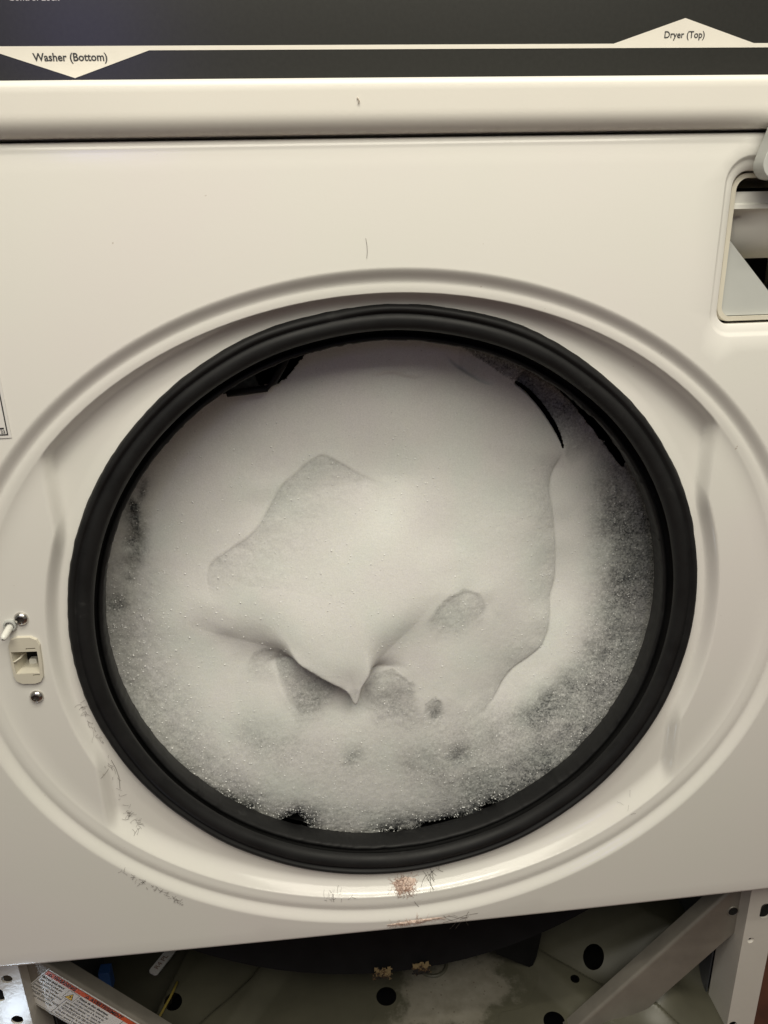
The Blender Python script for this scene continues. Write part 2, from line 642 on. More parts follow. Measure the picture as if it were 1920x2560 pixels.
# control panel, its printed dividing line and lettering
cp = MB().box((-0.3125, -0.0140, 0.3130), (0.3125, 0.03, 0.470)).build("control_panel", CHARCOAL, machine, False)
g = MB()
yb, yt = 0.3272, 0.3291
poly_line = [(-0.3125, yb), (-0.1855, yb), (-0.1493, 0.3157), (-0.1130, yb), (0.3125, yb), (0.3125, yt),
             (0.1905, yt), (0.1528, 0.3402), (0.1165, yt), (-0.3125, yt)]
plate(g, poly_line, [], -0.01425, 0.0002)
g.build("divider_stripe", LEGEND, cp, False)
lettering("Washer (Bottom)", 0.00475, upright(-0.1500, -0.01435, 0.3229), INK, cp, align='CENTER', bold=0.00009)
lettering("Dryer (Top)", 0.00430, upright(0.1532, -0.01435, 0.3315), INK, cp, align='CENTER', bold=0.00005)
lettering("Control Lock", 0.0042, upright(-0.1745, -0.01405, 0.3476), GREYINK, cp)
lettering("Door Lock", 0.0042, upright(-0.1425, -0.01405, 0.3485), GREYINK, cp)

# cabinet behind the sheets
for s, nm in ((-1, "cabinet_side"), (1, "cabinet_side")):
    MB().box((min(s * 0.3125, s * 0.3105), 0.004, -0.500), (max(s * 0.3125, s * 0.3105), 0.60, 0.470)).build(nm, CABM, machine, False)
MB().box((-0.3105, 0.598, -0.500), (0.3105, 0.60, 0.470)).build("cabinet_back", CABM, machine, False)
MB().box((-0.3125, 0.030, 0.470), (0.3125, 0.60, 0.474)).build("cabinet_top", CABM, machine, False)

# door seal: revolved rubber section, the inner lip hanging a little low
def gasket():
    prof = [  # r, y, centre z
        (0.2000, 0.006, 0), (0.2058, 0.0045, 0), (0.2064, 0.0015, 0), (0.2058, -0.0025, 0), (0.2045, -0.0048, 0), (0.2028, -0.0056, 0),
        (0.2014, -0.0050, 0), (0.2007, -0.0034, 0), (0.2000, -0.0036, 0), (0.1990, -0.0046, 0), (0.1970, -0.0051, 0), (0.1945, -0.0046, 0),
        (0.1925, -0.0034, 0), (0.1910, -0.0012, 0), (0.1907, 0.0010, 0), (0.1925, 0.0030, 0), (0.1965, 0.0050, 0),
        (0.1965, 0.0085, 0), (0.1950, 0.0105, -0.0005), (0.1900, 0.0108, -0.0010), (0.1878, 0.0095, -0.0014), (0.1880, 0.0055, -0.0015),
        (0.1872, 0.0040, -0.0015), (0.1860, 0.0038, -0.0015), (0.1850, 0.0048, -0.0015), (0.1848, 0.0075, -0.0015), (0.1860, 0.0150, -0.0025), (0.1885, 0.0260, -0.0045), (0.1960, 0.0340, -0.0060), (0.2060, 0.0480, -0.0060), (0.2130, 0.0560, -0.0060)]
    N = 720
    th = np.linspace(0, 2 * np.pi, N, endpoint=False)
    P = np.c_[np.cos(th) * 3, np.sin(th) * 3]
    w1 = vnoise(P, 1.7, 3) * 0.0011
    w2 = vnoise(P, 14, 4)
    nib = np.where(vnoise(P, 26, 9) > 0.28, 0.0009, 0.0) * np.clip(vnoise(P, 1.1, 12) + 0.35, 0, 1)
    V, F = [], []
    n = len(prof)
    for j, (r, y, cz) in enumerate(prof):
        if j < 15:
            y = y - 0.0060
            rr = r * 0.981; cz = cz + 0.0034
        else:
            rr = r
        rr = rr + w1 * (1.0 if j < 12 else 0.6)
        if j in (0, 1, 2, 3):
            rr = rr + w2 * 0.0005
        if 23 <= j <= 27:
            rr = rr + w2 * 0.0006 - nib
        yy = y + vnoise(P, 2.3, 20 + j // 6) * 0.0006
        V += list(zip(rr * np.cos(th), yy, rr * np.sin(th) + cz))
    for j in range(n - 1):
        for k in range(N):
            l = (k + 1) % N
            F.append((j * N + k, j * N + l, (j + 1) * N + l, (j + 1) * N + k))
    return mesh_obj("door_gasket", V, F, RUBBER, machine, True)


gasket()

# tub and drum
def tub():
    m = MB()
    N = 96
    cz, R = -0.0440, 0.3185
    prof = [(0.2135, 0.0545), (0.235, 0.052), (0.285, 0.048), (0.305, 0.044), (R - 0.004, 0.0400), (R, 0.0440), (R, 0.060), (R - 0.003, 0.066), (R - 0.003, 0.36), (0.01, 0.38)]
    vs, fs = [], []
    for r, y in prof:
        for k in range(N):
            a = 2 * math.pi * k / N
            c = cz if r > 0.25 else (-0.006 if r < 0.23 else -0.02)
            vs.append((max(-0.272, min(0.272, r * math.cos(a))), y, r * math.sin(a) + c))
    for j in range(len(prof) - 1):
        for k in range(N):
            l = (k + 1) % N
            fs.append((j * N + k, j * N + l, (j + 1) * N + l, (j + 1) * N + k))
    m.add(vs, fs)
    t = m.build("tub", TUBM, machine, True, 40)
    return t


tb = tub()
MB().lathe([(0.2125, 0.060), (0.2150, 0.10), (0.2150, 0.33), (0.02, 0.345)], 96, (0, 0, -0.006), (0, 1, 0)).build("drum", DARK, machine)
RUST, _nt, _p = new_mat("rusty_metal")
_n1, _n2 = noise(_nt, 240, 5, 0.75), noise(_nt, 60, 2, 0.5)
_ad = _nt.nodes.new("ShaderNodeMath"); _ad.operation = 'ADD'
_nt.links.new(_n1.outputs["Fac"], _ad.inputs[0]); _nt.links.new(_n2.outputs["Fac"], _ad.inputs[1])
_r = ramp(_nt, _ad.outputs[0], [(0.86, (0.012, 0.010, 0.008)), (0.95, (0.07, 0.035, 0.012)), (1.0, (0.20, 0.145, 0.07))])
_nt.links.new(_r.outputs["Color"], _p.inputs["Base Color"])
_p.inputs["Roughness"].default_value = 0.9
bump(_nt, _p, _n1.outputs["Fac"], 0.8, 0.0015)
for (x, zc, w) in ((-0.012, -0.3555, 0.0085), (0.0215, -0.3530, 0.0085)):
    m = MB()
    ang = math.atan2(zc + 0.044, x)
    nx, nz = 13, 11
    vs, fs = [], []
    for j in range(nz):
        for i in range(nx):
            u = (i / (nx - 1) - 0.5) * 2 * w
            v = j / (nz - 1) * 0.0135
            jag = 0.0012 * random.uniform(-1, 1)
            rr = 0.3200 - v + jag * (1 if j in (0, nz - 1) else 0.3)
            a = ang + u / 0.31
            vs.append((rr * math.cos(a), 0.0385 - 0.0018 * math.sin(math.pi * j / (nz - 1)) + random.uniform(-0.0006, 0.0006), rr * math.sin(a) - 0.044))
    for j in range(nz - 1):
        for i in range(nx - 1):
            rim = min(i, nx - 2 - i, j + 1, nz - 1 - j)
            if rim < 1 and random.random() < 0.45 or rim < 2 and random.random() < 0.2:
                continue
            fs.append((j * nx + i, j * nx + i + 1, (j + 1) * nx + i + 1, (j + 1) * nx + i))
    base = len(vs)
    vs2 = [(a, b + 0.006, c) for a, b, c in vs]
    m.add(vs, fs); m.add(vs2, [tuple(reversed(q)) for q in fs])
    m.build("rusty_weight", RUST, tb, True)
# suspension foot on the right of the tub
m = MB()
plate(m, [(0.092, -0.360), (0.136, -0.350), (0.1400, -0.375), (0.1365, -0.4025), (0.1335, -0.4130), (0.1300, -0.4150), (0.1168, -0.4063), (0.098, -0.3938)], [], 0.075, 0.006)
m.build("suspension_bracket", TUBM, machine, False)

# ------------------------------------------------------------------ latch, screws and switch on the left pad
LY = float(panel_y(-0.2275, 0.0))
def latch():
    out = [(-0.2362, -0.0085), (-0.2352, -0.0117), (-0.2322, -0.0138), (-0.2245, -0.0143), (-0.2212, -0.0132), (-0.2192, -0.0100),
           (-0.2182, 0.0000), (-0.2176, 0.0120), (-0.2188, 0.0157), (-0.2222, 0.0178), (-0.2300, 0.0180), (-0.2338, 0.0166), (-0.2356, 0.0130), (-0.2362, 0.0)]
    hole = [(-0.2345, -0.0068), (-0.2203, -0.0071), (-0.2197, 0.0081), (-0.2348, 0.0087)]
    s1 = [(-0.2260, 0.0097), (-0.2202, 0.0097), (-0.2202, 0.0106), (-0.2260, 0.0106)]
    s2 = [(-0.2249, -0.0082), (-0.2208, -0.0082), (-0.2208, -0.0072), (-0.2249, -0.0072)]
    s2 = [(a, b - 0.0006) for a, b in s2]
    m = MB()
    plate(m, out, [hole, s1, s2], LY - 0.0018, 0.004)
    # chamfered skirt
    k = 1.045
    cx, cz = -0.2272, 0.0018
    n = len(out)
    vs = [(a, LY - 0.0018, b) for a, b in out] + [(cx + (a - cx) * k, LY + 0.0012, cz + (b - cz) * k) for a, b in out]
    m.add(vs, [(i, i + n, (i + 1) % n + n, (i + 1) % n) for i in range(n)])
    # pocket walls and ramp
    y0, y1 = LY - 0.0016, LY + 0.012
    A, B, C, D = (-0.2346, y0, -0.0066), (-0.2203, y0, -0.0070), (-0.2215, y1, -0.0054), (-0.2318, y1, -0.0050)
    E_, F_, G_, H_ = (-0.2348, y0, 0.0087), (-0.2197, y0, 0.0081), (-0.2205, y1, 0.0070), (-0.2318, y1, 0.0074)
    m.add([A, B, C, D], [(0, 1, 2, 3)])
    m.add([E_, A, D, H_], [(0, 1, 2, 3)])
    m.add([E_, H_, G_, F_], [(0, 1, 2, 3)])
    m.add([F_, G_, C, B], [(0, 1, 2, 3)])
    lt = m.build("latch_socket", PLASTIC, machine, False)
    MB().box((-0.2330, LY + 0.0121, -0.0065), (-0.2195, LY + 0.016, 0.0085)).build("cavity", HOLEM, lt, False)
    for q in (s1, s2):
        xs = [p[0] for p in q]; zs = [p[1] for p in q]
        MB().box((min(xs), LY + 0.0008, min(zs)), (max(xs), LY + 0.0028, max(zs))).build("slot", HOLEM, lt, False)
    h = MB()
    plate(h, rrect(-0.2295, -0.2250, -0.0062, -0.0022, 0.001, 4), [], LY + 0.0080, 0.003)
    h.build("latch_hook", WHITEPL, lt, False)
    MB().tube([(-0.2352, LY - 0.0010, 0.0012), (-0.2338, LY - 0.0012, 0.0016), (-0.2315, LY + 0.001, 0.0030), (-0.2300, LY + 0.005, 0.0040), (-0.2292, LY + 0.010, 0.0045)], 0.0007, 8).build("spring_wire", PLASTIC, lt)
    return lt


latch()


def screw(x, z, spin):
    y = float(panel_y(x, z))
    prof = [(0.0041, -0.0002), (0.0042, 0.0004), (0.0040, 0.0012), (0.0034, 0.0020), (0.0026, 0.0025), (0.0024, 0.00255)]
    m = MB()
    n = 36
    vs, fs = [], []
    star = lambda a: 0.00200 * (1 + 0.16 * math.cos(6 * (a + spin)))
    rows = [[(r * math.cos(2 * math.pi * k / n), r * math.sin(2 * math.pi * k / n), h) for k in range(n)] for r, h in prof]
    rows.append([(star(2 * math.pi * k / n) * 1.08 * math.cos(2 * math.pi * k / n), star(2 * math.pi * k / n) * 1.08 * math.sin(2 * math.pi * k / n), 0.0026) for k in range(n)])
    for r in rows:
        vs += [(x + a, y - h, z + b) for a, b, h in r]
    for j in range(len(rows) - 1):
        for k in range(n):
            l = (k + 1) % n
            fs.append((j * n + k, j * n + l, (j + 1) * n + l, (j + 1) * n + k))
    m.add(vs, fs)
    s = m.build("screw", STEEL, machine, True, 60)
    q = MB()
    vs, fs = [], []
    for sc, h in ((1.08, 0.0026), (0.98, 0.0009), (0.30, 0.0008)):
        vs += [(x + star(2 * math.pi * k / n) * sc * math.cos(2 * math.pi * k / n), y - h, z + star(2 * math.pi * k / n) * sc * math.sin(2 * math.pi * k / n)) for k in range(n)]
    for j in range(2):
        for k in range(n):
            l = (k + 1) % n
            fs.append((j * n + k, j * n + l, (j + 1) * n + l, (j + 1) * n + k))
    fs.append(tuple(2 * n + k for k in range(n)))
    q.add(vs, fs)
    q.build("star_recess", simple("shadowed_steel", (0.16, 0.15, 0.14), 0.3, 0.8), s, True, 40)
    return s


screw(-0.2254, 0.0302, 0.2)
screw(-0.2258, -0.0242, 0.55)
y = float(panel_y(-0.2330, 0.0265))
m = MB().lathe([(0.0039, 0.001), (0.0039, -0.0012), (0.0036, -0.0020), (0.0029, -0.0022), (0.0026, -0.001)], 28, (-0.2325, y, 0.0262), (0, 1, 0))
sw = m.build("door_switch", GREYPL, machine, True, 50)
MB().lathe([(0.0021, 0.001), (0.0021, -0.0085), (0.0019, -0.0105), (0.0014, -0.0117), (0.0004, -0.0121)], 24, (-0.2328, y, 0.0252), (0.05, 1, 0.18)).build("plunger", WHITEPL, sw)

# rating sticker at the left edge
st = MB()
plate(st, [(-0.2600, 0.1426), (-0.2080, 0.1426), (-0.2080, 0.236), (-0.2600, 0.236)], [], float(panel_y(-0.22, 0.19)) - 0.0006, 0.0003)
sticker = st.build("rating_sticker", LABELP, machine, False)
m = MB()
sy = float(panel_y(-0.22, 0.19)) - 0.0008
plate(m, [(-0.2590, 0.1442), (-0.2094, 0.1442), (-0.2094, 0.2345), (-0.2590, 0.2345)], [[(-0.2583, 0.1448), (-0.2100, 0.1448), (-0.2100, 0.2338), (-0.2583, 0.2338)]], sy, 0.0001)
m.build("border", INK, sticker, False)
lettering("22", 0.0024, upright(-0.2106, sy - 0.0001, 0.1454), INK, sticker, align='RIGHT')
MB().box((-0.2145, sy - 0.0001, 0.1477), (-0.2110, sy + 0.0001, 0.1484)).build("printed_bar", INK, sticker, False)

# ------------------------------------------------------------------ detergent drawer niche
def drawer_niche():
    m = MB()
    a = rrect(0.1868, 0.2978, 0.1900, 0.2682, 0.0085, 8)
    b = rrect(0.1872, 0.2974, 0.1904, 0.2678, 0.0082, 8)
    c = rrect(0.1898, 0.2948, 0.1926, 0.2656, 0.0062, 8)
    loops = [(a, 0.004), (a, -0.0150), (b, -0.0162), (c, -0.0162), (c, -0.0145), (c, 0.020), (c, 0.12)]
    vs, fs = [], []
    n = len(a)
    for lp, y in loops:
        vs += [(p[0], y, p[1]) for p in lp]
    for j in range(len(loops) - 1):
        for k in range(n):
            l = (k + 1) % n
            fs.append((j * n + k, j * n + l, (j + 1) * n + l, (j + 1) * n + k))
    m.add(vs, fs)
    fr = m.build("drawer_frame", PLASTIC, machine, True, 40)
    MB().box((0.187, 0.1195, 0.190), (0.298, 0.1225, 0.268)).build("niche_back", HOLEM, fr, False)
    # white tray with a bright rail and a bowl-shaped front
    t = MB()
    prof = [(0.0260, 0.2588), (0.0190, 0.2588), (0.0185, 0.2580), (0.0185, 0.2530), (0.0165, 0.2520), (0.0160, 0.2500), (0.0185, 0.2492), (0.0195, 0.2460), (0.0215, 0.2400),
            (0.0245, 0.2345), (0.0290, 0.2290), (0.036, 0.2245), (0.05, 0.2225), (0.09, 0.2215)]
    xs = [0.1902, 0.1940, 0.2000, 0.2100, 0.2400, 0.2700, 0.2940]
    vs, fs = [], []
    for i, x in enumerate(xs):
        back = [0.016, 0.008, 0.0030, 0.0008, 0, 0, 0][i]
        for j, (y, z) in enumerate(prof):
            vs.append((x, y - 0.0305 + (back if j > 6 else 0), z))
    n = len(prof)
    for i in range(len(xs) - 1):
        for j in range(n - 1):
            fs.append((i * n + j, i * n + j + 1, (i + 1) * n + j + 1, (i + 1) * n + j))
    t.add(vs, fs)
    t.build("detergent_tray", WHITEPL, machine, True, 45)
    # sloping grey guide plate in the lower left of the niche
    q = MB()
    q.add([(0.1899, -0.0110, 0.2365), (0.1899, -0.0135, 0.1930), (0.2305, -0.0135, 0.1930), (0.1899, -0.0085, 0.2365), (0.1899, -0.0110, 0.1930), (0.2305, -0.0110, 0.1930)],
          [(0, 1, 2), (5, 4, 3), (0, 2, 5, 3)])
    q.build("guide_plate", GREYPL, machine, False)
    # grey drawer front swung out past the upper right corner
    d = MB()
    plate(d, [(0.1990, 0.2960), (0.1960, 0.2860), (0.1928, 0.2762), (0.1916, 0.2722), (0.1916, 0.2700), (0.1924, 0.2676), (0.1940, 0.2655), (0.1962, 0.2642), (0.1990, 0.2636), (0.300, 0.2636), (0.300, 0.2960)], [], -0.0365, 0.010)
    dd = d.build("drawer_front", GREYPL, machine, False)
    md = dd.modifiers.new("bevel", 'BEVEL'); md.width = 0.0028; md.segments = 3; md.limit_method = 'ANGLE'; md.angle_limit = math.radians(60); dd.data.polygons.foreach_set('use_smooth', [True] * len(dd.data.polygons)); dd.data.set_sharp_from_angle(angle=math.radians(50))
    return fr


drawer_niche()

# ------------------------------------------------------------------ open base: posts, braces, pan
def post(s):
    m = MB()
    xi, xo = 0.2852, 0.3100
    out = [(s * xi, -0.500), (s * xo, -0.500), (s * xo, -0.238), (s * xi, -0.238)]
    if s < 0:
        out = out[::-1]
        holes = [circle(-0.2953, -0.2743, 0.0040), rrect(-0.3140 + 0.0055, -0.3005, -0.2960, -0.2835, 0.0025, 4), circle(-0.2956, -0.3170, 0.0045)]
    else:
        holes = [rrect(0.2960, 0.3045, -0.2935, -0.2780, 0.0035, 4), circle(0.2925, -0.3168, 0.0030, 14), circle(0.2904, -0.4150, 0.0036, 14)]
    plate(m, out, holes, 0.0, 0.0015)
    m.box((min(s * xi, s * (xi + 0.0015)), 0.0017, -0.5), (max(s * xi, s * (xi + 0.0015)), 0.032, -0.238))
    return m.build("corner_post", POSTM, machine, False)


post(-1); post(1)
m = MB().lathe([(0.0030, 0.0006), (0.0024, 0.0012), (0.001, 0.0016)], 14, (0.2925, 0.0, -0.3168), (0, 1, 0))
m.build("dimple", POSTM, machine)


def brace(s):
    """angle iron: a face in the front plane and a flange running back from its upper edge"""
    ang = math.radians(49.3)
    ex = Vector((-s * math.cos(ang), 0, -math.sin(ang)))       # downwards along the brace
    ev = Vector((s * -math.sin(ang), 0, math.cos(ang)))        # across, up and inward
    o = Vector((s * 0.2707, 0.012, -0.2795)) if s > 0 else Vector((-0.2692, 0.012, -0.2795))
    L0, L1 = -0.045, 0.190
    y0 = 0.012
    W = 0.038
    def P(u, v, y):
        q = o + ex * u + ev * v
        return (q.x, y, q.z)
    m = MB()
    R = 0.0030
    sect = [(-W, y0 + 0.0015), (-W, y0), (-R, y0)]
    for a in np.linspace(0, math.pi / 2, 6)[1:]:
        sect.append((-R + R * math.sin(a), y0 + R * (1 - math.cos(a))))
    sect += [(0.0, y0 + 0.013), (-0.0015, y0 + 0.013), (-0.0015, y0 + R), (-R, y0 + 0.0015)]
    us = [L0, -0.02, 0.0, 0.04, 0.08, 0.12, 0.16, L1]
    vs = [P(u, v, y) for u in us for v, y in sect]
    n = len(sect)
    fs = []
    for i in range(len(us) - 1):
        for j in range(n):
            k = (j + 1) % n
            q = (i * n + j, i * n + k, (i + 1) * n + k, (i + 1) * n + j)
            fs.append(q if s > 0 else tuple(reversed(q)))
    m.add(vs, fs)
    b = m.build("cross_brace", GALV, machine, True, 40)
    return b, o, ex, ev


brR, *_ = brace(1)
brL, bo, bex, bev = brace(-1)
# bolt hole near the top of the right brace
bh = MB().lathe([(0.0052, 0.0004), (0.0050, -0.0003), (0.0042, -0.0003), (0.0040, 0.0006)], 22, (0.2805, 0.0115, -0.2960), (0, 1, 0))
bh.build("bolt_rim", GALV, brR, True)
MB().lathe([(0.0041, 0.0), (0.0002, 0.0)], 22, (0.2805, 0.0113, -0.2960), (0, 1, 0)).build("bolt_hole", HOLEM, brR, False)

# warning label stuck on the left brace (local axes: u down the brace, v across it)
LM = Matrix(((bex.x, bev.x, 0, 0), (0, 0, -1, 0), (bex.z, bev.z, 0, 0), (0, 0, 0, 1)))
def lab(u, v, lift):
    q = bo + bex * u + bev * v
    return Matrix.Translation((q.x, 0.012 - lift, q.z)) @ LM


def lab_poly(name, pts, lift, mat, parent, holes=()):
    m = MB()
    V, F = cdt(pts, holes)
    M = lab(0, 0, lift)
    m.add([tuple(M @ Vector((a, b, 0))) for a, b in V], F)
    return m.build(name, mat, parent, False)


def rect(u0, u1, v0, v1):
    return [(u0, v0), (u1, v0), (u1, v1), (u0, v1)]


def frame_poly(name, u0, u1, v0, v1, w, lift, mat, parent):
    return lab_poly(name, rect(u0, u1, v0, v1), lift, mat, parent, [rect(u0 + w, u1 - w, v0 + w, v1 - w)])


U0 = 0.0010
wl = MB()
Mw = lab(0, 0, 0.0004)
wl.box((U0, -0.0368, -0.0003), (U0 + 0.150, -0.0022, 0.0), Mw)
warn = wl.build("warning_label", LABELP, machine, False)
lab_poly("red_band", rect(U0 + 0.0010, U0 + 0.149, -0.0078, -0.0032), 0.00050, REDINK, warn)
frame_poly("border", U0 + 0.0009, U0 + 0.149, -0.0360, -0.0031, 0.00035, 0.00055, INK, warn)
lab_poly("rule", rect(U0 + 0.0305, U0 + 0.0309, -0.0360, -0.0078), 0.00055, INK, warn)
lab_poly("rule", rect(U0 + 0.0790, U0 + 0.0794, -0.0360, -0.0078), 0.00055, INK, warn)
for t0, w in ((U0 + 0.0040, "WARNING"), (U0 + 0.0400, "AVERTISSEMENT"), (U0 + 0.0860, "ADVERTENCIA")):
    lab_poly("alert_triangle", [(t0 - 0.0006, -0.0073), (t0 + 0.0034, -0.0073), (t0 + 0.0014, -0.0039)], 0.00055, INK, warn)
    lab_poly("alert_mark", [(t0 + 0.0012, -0.0068), (t0 + 0.0016, -0.0068), (t0 + 0.0017, -0.0050), (t0 + 0.0011, -0.0050)], 0.0006, REDINK, warn)
    lettering(w, 0.0046, lab(t0 + 0.0046, -0.0072, 0.0006), INK, warn, bold=0.00014, sx=0.95)
# hazard symbol in its box
frame_poly("symbol_box", U0 + 0.0262, U0 + 0.0362, -0.0178, -0.0085, 0.0003, 0.00062, INK, warn)
lab_poly("symbol_ground", rect(U0 + 0.0265, U0 + 0.0359, -0.0175, -0.0088), 0.00058, LABELP, warn)
lab_poly("hazard_outline", [(U0 + 0.0273, -0.0166), (U0 + 0.0351, -0.0166), (U0 + 0.0312, -0.0097)], 0.00064, INK, warn)
lab_poly("hazard_triangle", [(U0 + 0.0281, -0.0162), (U0 + 0.0343, -0.0162), (U0 + 0.0312, -0.0106)], 0.00068, YELINK, warn)
lab_poly("lightning_bolt", [(U0 + 0.0315, -0.0118), (U0 + 0.0302, -0.0140), (U0 + 0.0311, -0.0139), (U0 + 0.0308, -0.0158), (U0 + 0.0323, -0.0134), (U0 + 0.0314, -0.0135)], 0.00072, INK, warn)
left = ["Electrical shock hazard", "Some internal parts are", "not grounded and may", "present a risk of electrical", "shock when servicing.", "SERVICER: DO NOT touch", "the motor control when", "energized."]
right = ["Risque de choc \u00e9lectrique", "Certaines pi\u00e8ces internes ne", "sont pas mises \u00e0 la terre et", "peuvent pr\u00e9senter un risque de", "choc \u00e9lectrique lors de l\u2019entretien.", "TECHNICIEN DE SERVICE :", "Ne pas toucher le contr\u00f4le du", "moteur quand il est sous tension."]
for i, tline in enumerate(left):
    lettering(tline, 0.00285, lab(U0 + 0.0018, -0.0112 - 0.0033 * i, 0.0006), INK, warn, bold=0.00006 if i == 0 else 0.0, sx=0.78 if i in (0, 1, 2) else 0.88)
for i, tline in enumerate(right):
    lettering(tline, 0.00285, lab(U0 + (0.0375 if i < 3 else 0.0325), -0.0112 - 0.0033 * i, 0.0006), INK, warn, bold=0.00006 if i == 0 else 0.0, sx=0.95)

# base pan: pressed sheet, sunken middle, diagonal ribs to the front corners
PZ = -0.420
def pan_h(x, y):
    ax = np.abs(x) + np.where(x < 0, 0.010, 0.0)
    f1 = 0.1087 + (0.0917 - y) * 0.686
    f2 = 0.1385 + (0.0857 - y) * 0.64
    f3 = 0.1411 + (0.0887 - y) * 1.09 + 0.002
    f3 = np.maximum(f3, f2 + 0.006)
    h = 0.011 * sstep(0, 1, (ax - f1) / np.maximum(f2 - f1, 0.004))
    d = ax - f3
    h = h - 0.010 * sstep(0.0, 0.004, d)
    h = h + 0.42 * np.clip(d - 0.006, 0, 0.10) * sstep(0.035, 0.075, y) * (x > 0)
    h = h + 0.16 * np.clip(d - 0.004, 0, 0.06) * (x < 0)
    h = h + 0.026 * np.exp(-((x - 0.236) ** 2 / 0.026 ** 2 + (y - 0.030) ** 2 / 0.024 ** 2))
    edge = -0.2140 + (y - 0.069) * 0.30
    h = h - 0.030 * sstep(0.0, 0.003, edge - x)
    h = h + 0.03 * sstep(0.25, 0.42, y)
    return h


def base_pan():
    hstep = 0.0022
    xs = np.arange(-0.290, 0.2901, hstep); ys = np.arange(-0.006, 0.40, hstep)
    X, Y = np.meshgrid(xs, ys)
    P = np.c_[X.ravel(), Y.ravel()]
    holes = [(-0.0072, 0.0655, 0.0093), (0.1915, 0.0735, 0.0095), (0.1668, 0.0538, 0.0042), (0.1385, 0.0240, 0.0095), (-0.2010, 0.0760, 0.0078)]
    cenkeep = []
    for hx, hy, hr in holes:
        d = np.hypot(P[:, 0] - hx, P[:, 1] - hy)
        near = np.abs(d - hr) < 0.70 * hstep
        P[near] = np.c_[hx + (P[near, 0] - hx) * hr / d[near], hy + (P[near, 1] - hy) * hr / d[near]]
    Z = PZ + pan_h(P[:, 0], P[:, 1]) + vnoise(P, 40, 31) * 0.0004
    nx = len(xs)
    i, j = np.meshgrid(np.arange(nx - 1), np.arange(len(ys) - 1))
    a = (j * nx + i).ravel()
    F = np.c_[a, a + 1, a + nx + 1, a + nx]
    cen = P[F].mean(1)
    keep = np.ones(len(F), bool)
    for hx, hy, hr in holes:
        keep &= np.hypot(cen[:, 0] - hx, cen[:, 1] - hy) > hr * 0.97
    F = F[keep]
    o = mesh_obj("base_pan", np.c_[P, Z], F, PAN, machine, True)
    return o


base_pan()
MB().box((-0.30, 0.002, -0.500), (0.30, 0.46, -0.480)).build("base_tray", HOLEM, machine, False)
# rubber grommet ring showing beneath the tub
m = MB().lathe([(0.0155, 0.0), (0.0150, 0.0030), (0.0130, 0.0034), (0.0115, 0.0010), (0.0105, -0.004)], 32, (0.0400, 0.0930, PZ), (0, 0, 1))
m.build("pan_boss", PAN, machine)
# inner side sheets and small fittings on the left
m = MB()
DIM = simple("dim_sheet", (0.065, 0.068, 0.076), 0.4)
for s in (-1, 1):
    MB().box((min(s * 0.2838, s * 0.2850), 0.034, -0.480), (max(s * 0.2838, s * 0.2850), 0.46, -0.250)).build("inner_side_sheet", DIM, machine, False)
tm = Matrix(((0.5, 0, -0.86, -0.2210), (0.86, 0, 0.5, 0.1390), (0, -1, 0, -0.4290), (0, 0, 0, 1)))
m = MB()
plate(m, rrect(-0.019, 0.019, -0.0050, 0.0050, 0.003, 4), [], 0, 0.0015, tm)
tg = m.build("part_tag", LABELP, machine, False)
lettering("R4 PL", 0.0070, tm @ Matrix.Translation((-0.014, -0.0006, -0.0026)) @ Matrix.Rotation(math.radians(90), 4, 'X'), simple("faded_ink", (0.25, 0.14, 0.11), 0.6), tg)
MB().box((-0.2705, 0.098, -0.4160), (-0.2605, 0.108, -0.3935)).build("wire_connector", BLUEPL, machine, False)
MB().tube([(-0.1990, 0.0915, -0.4060), (-0.2035, 0.078, -0.4075), (-0.2100, 0.062, -0.4085), (-0.217, 0.045, -0.415)], 0.0012, 8).build("ground_wire", YELWIRE, machine)
MB().tube([(-0.266, 0.045, -0.342), (-0.270, 0.042, -0.38), (-0.268, 0.04, -0.45)], 0.0014, 8).build("wire", YELWIRE, machine)
MB().tube([(-0.2705, 0.045, -0.342), (-0.2745, 0.042, -0.38), (-0.272, 0.04, -0.45)], 0.0016, 8).build("wire", REDWIRE, machine)

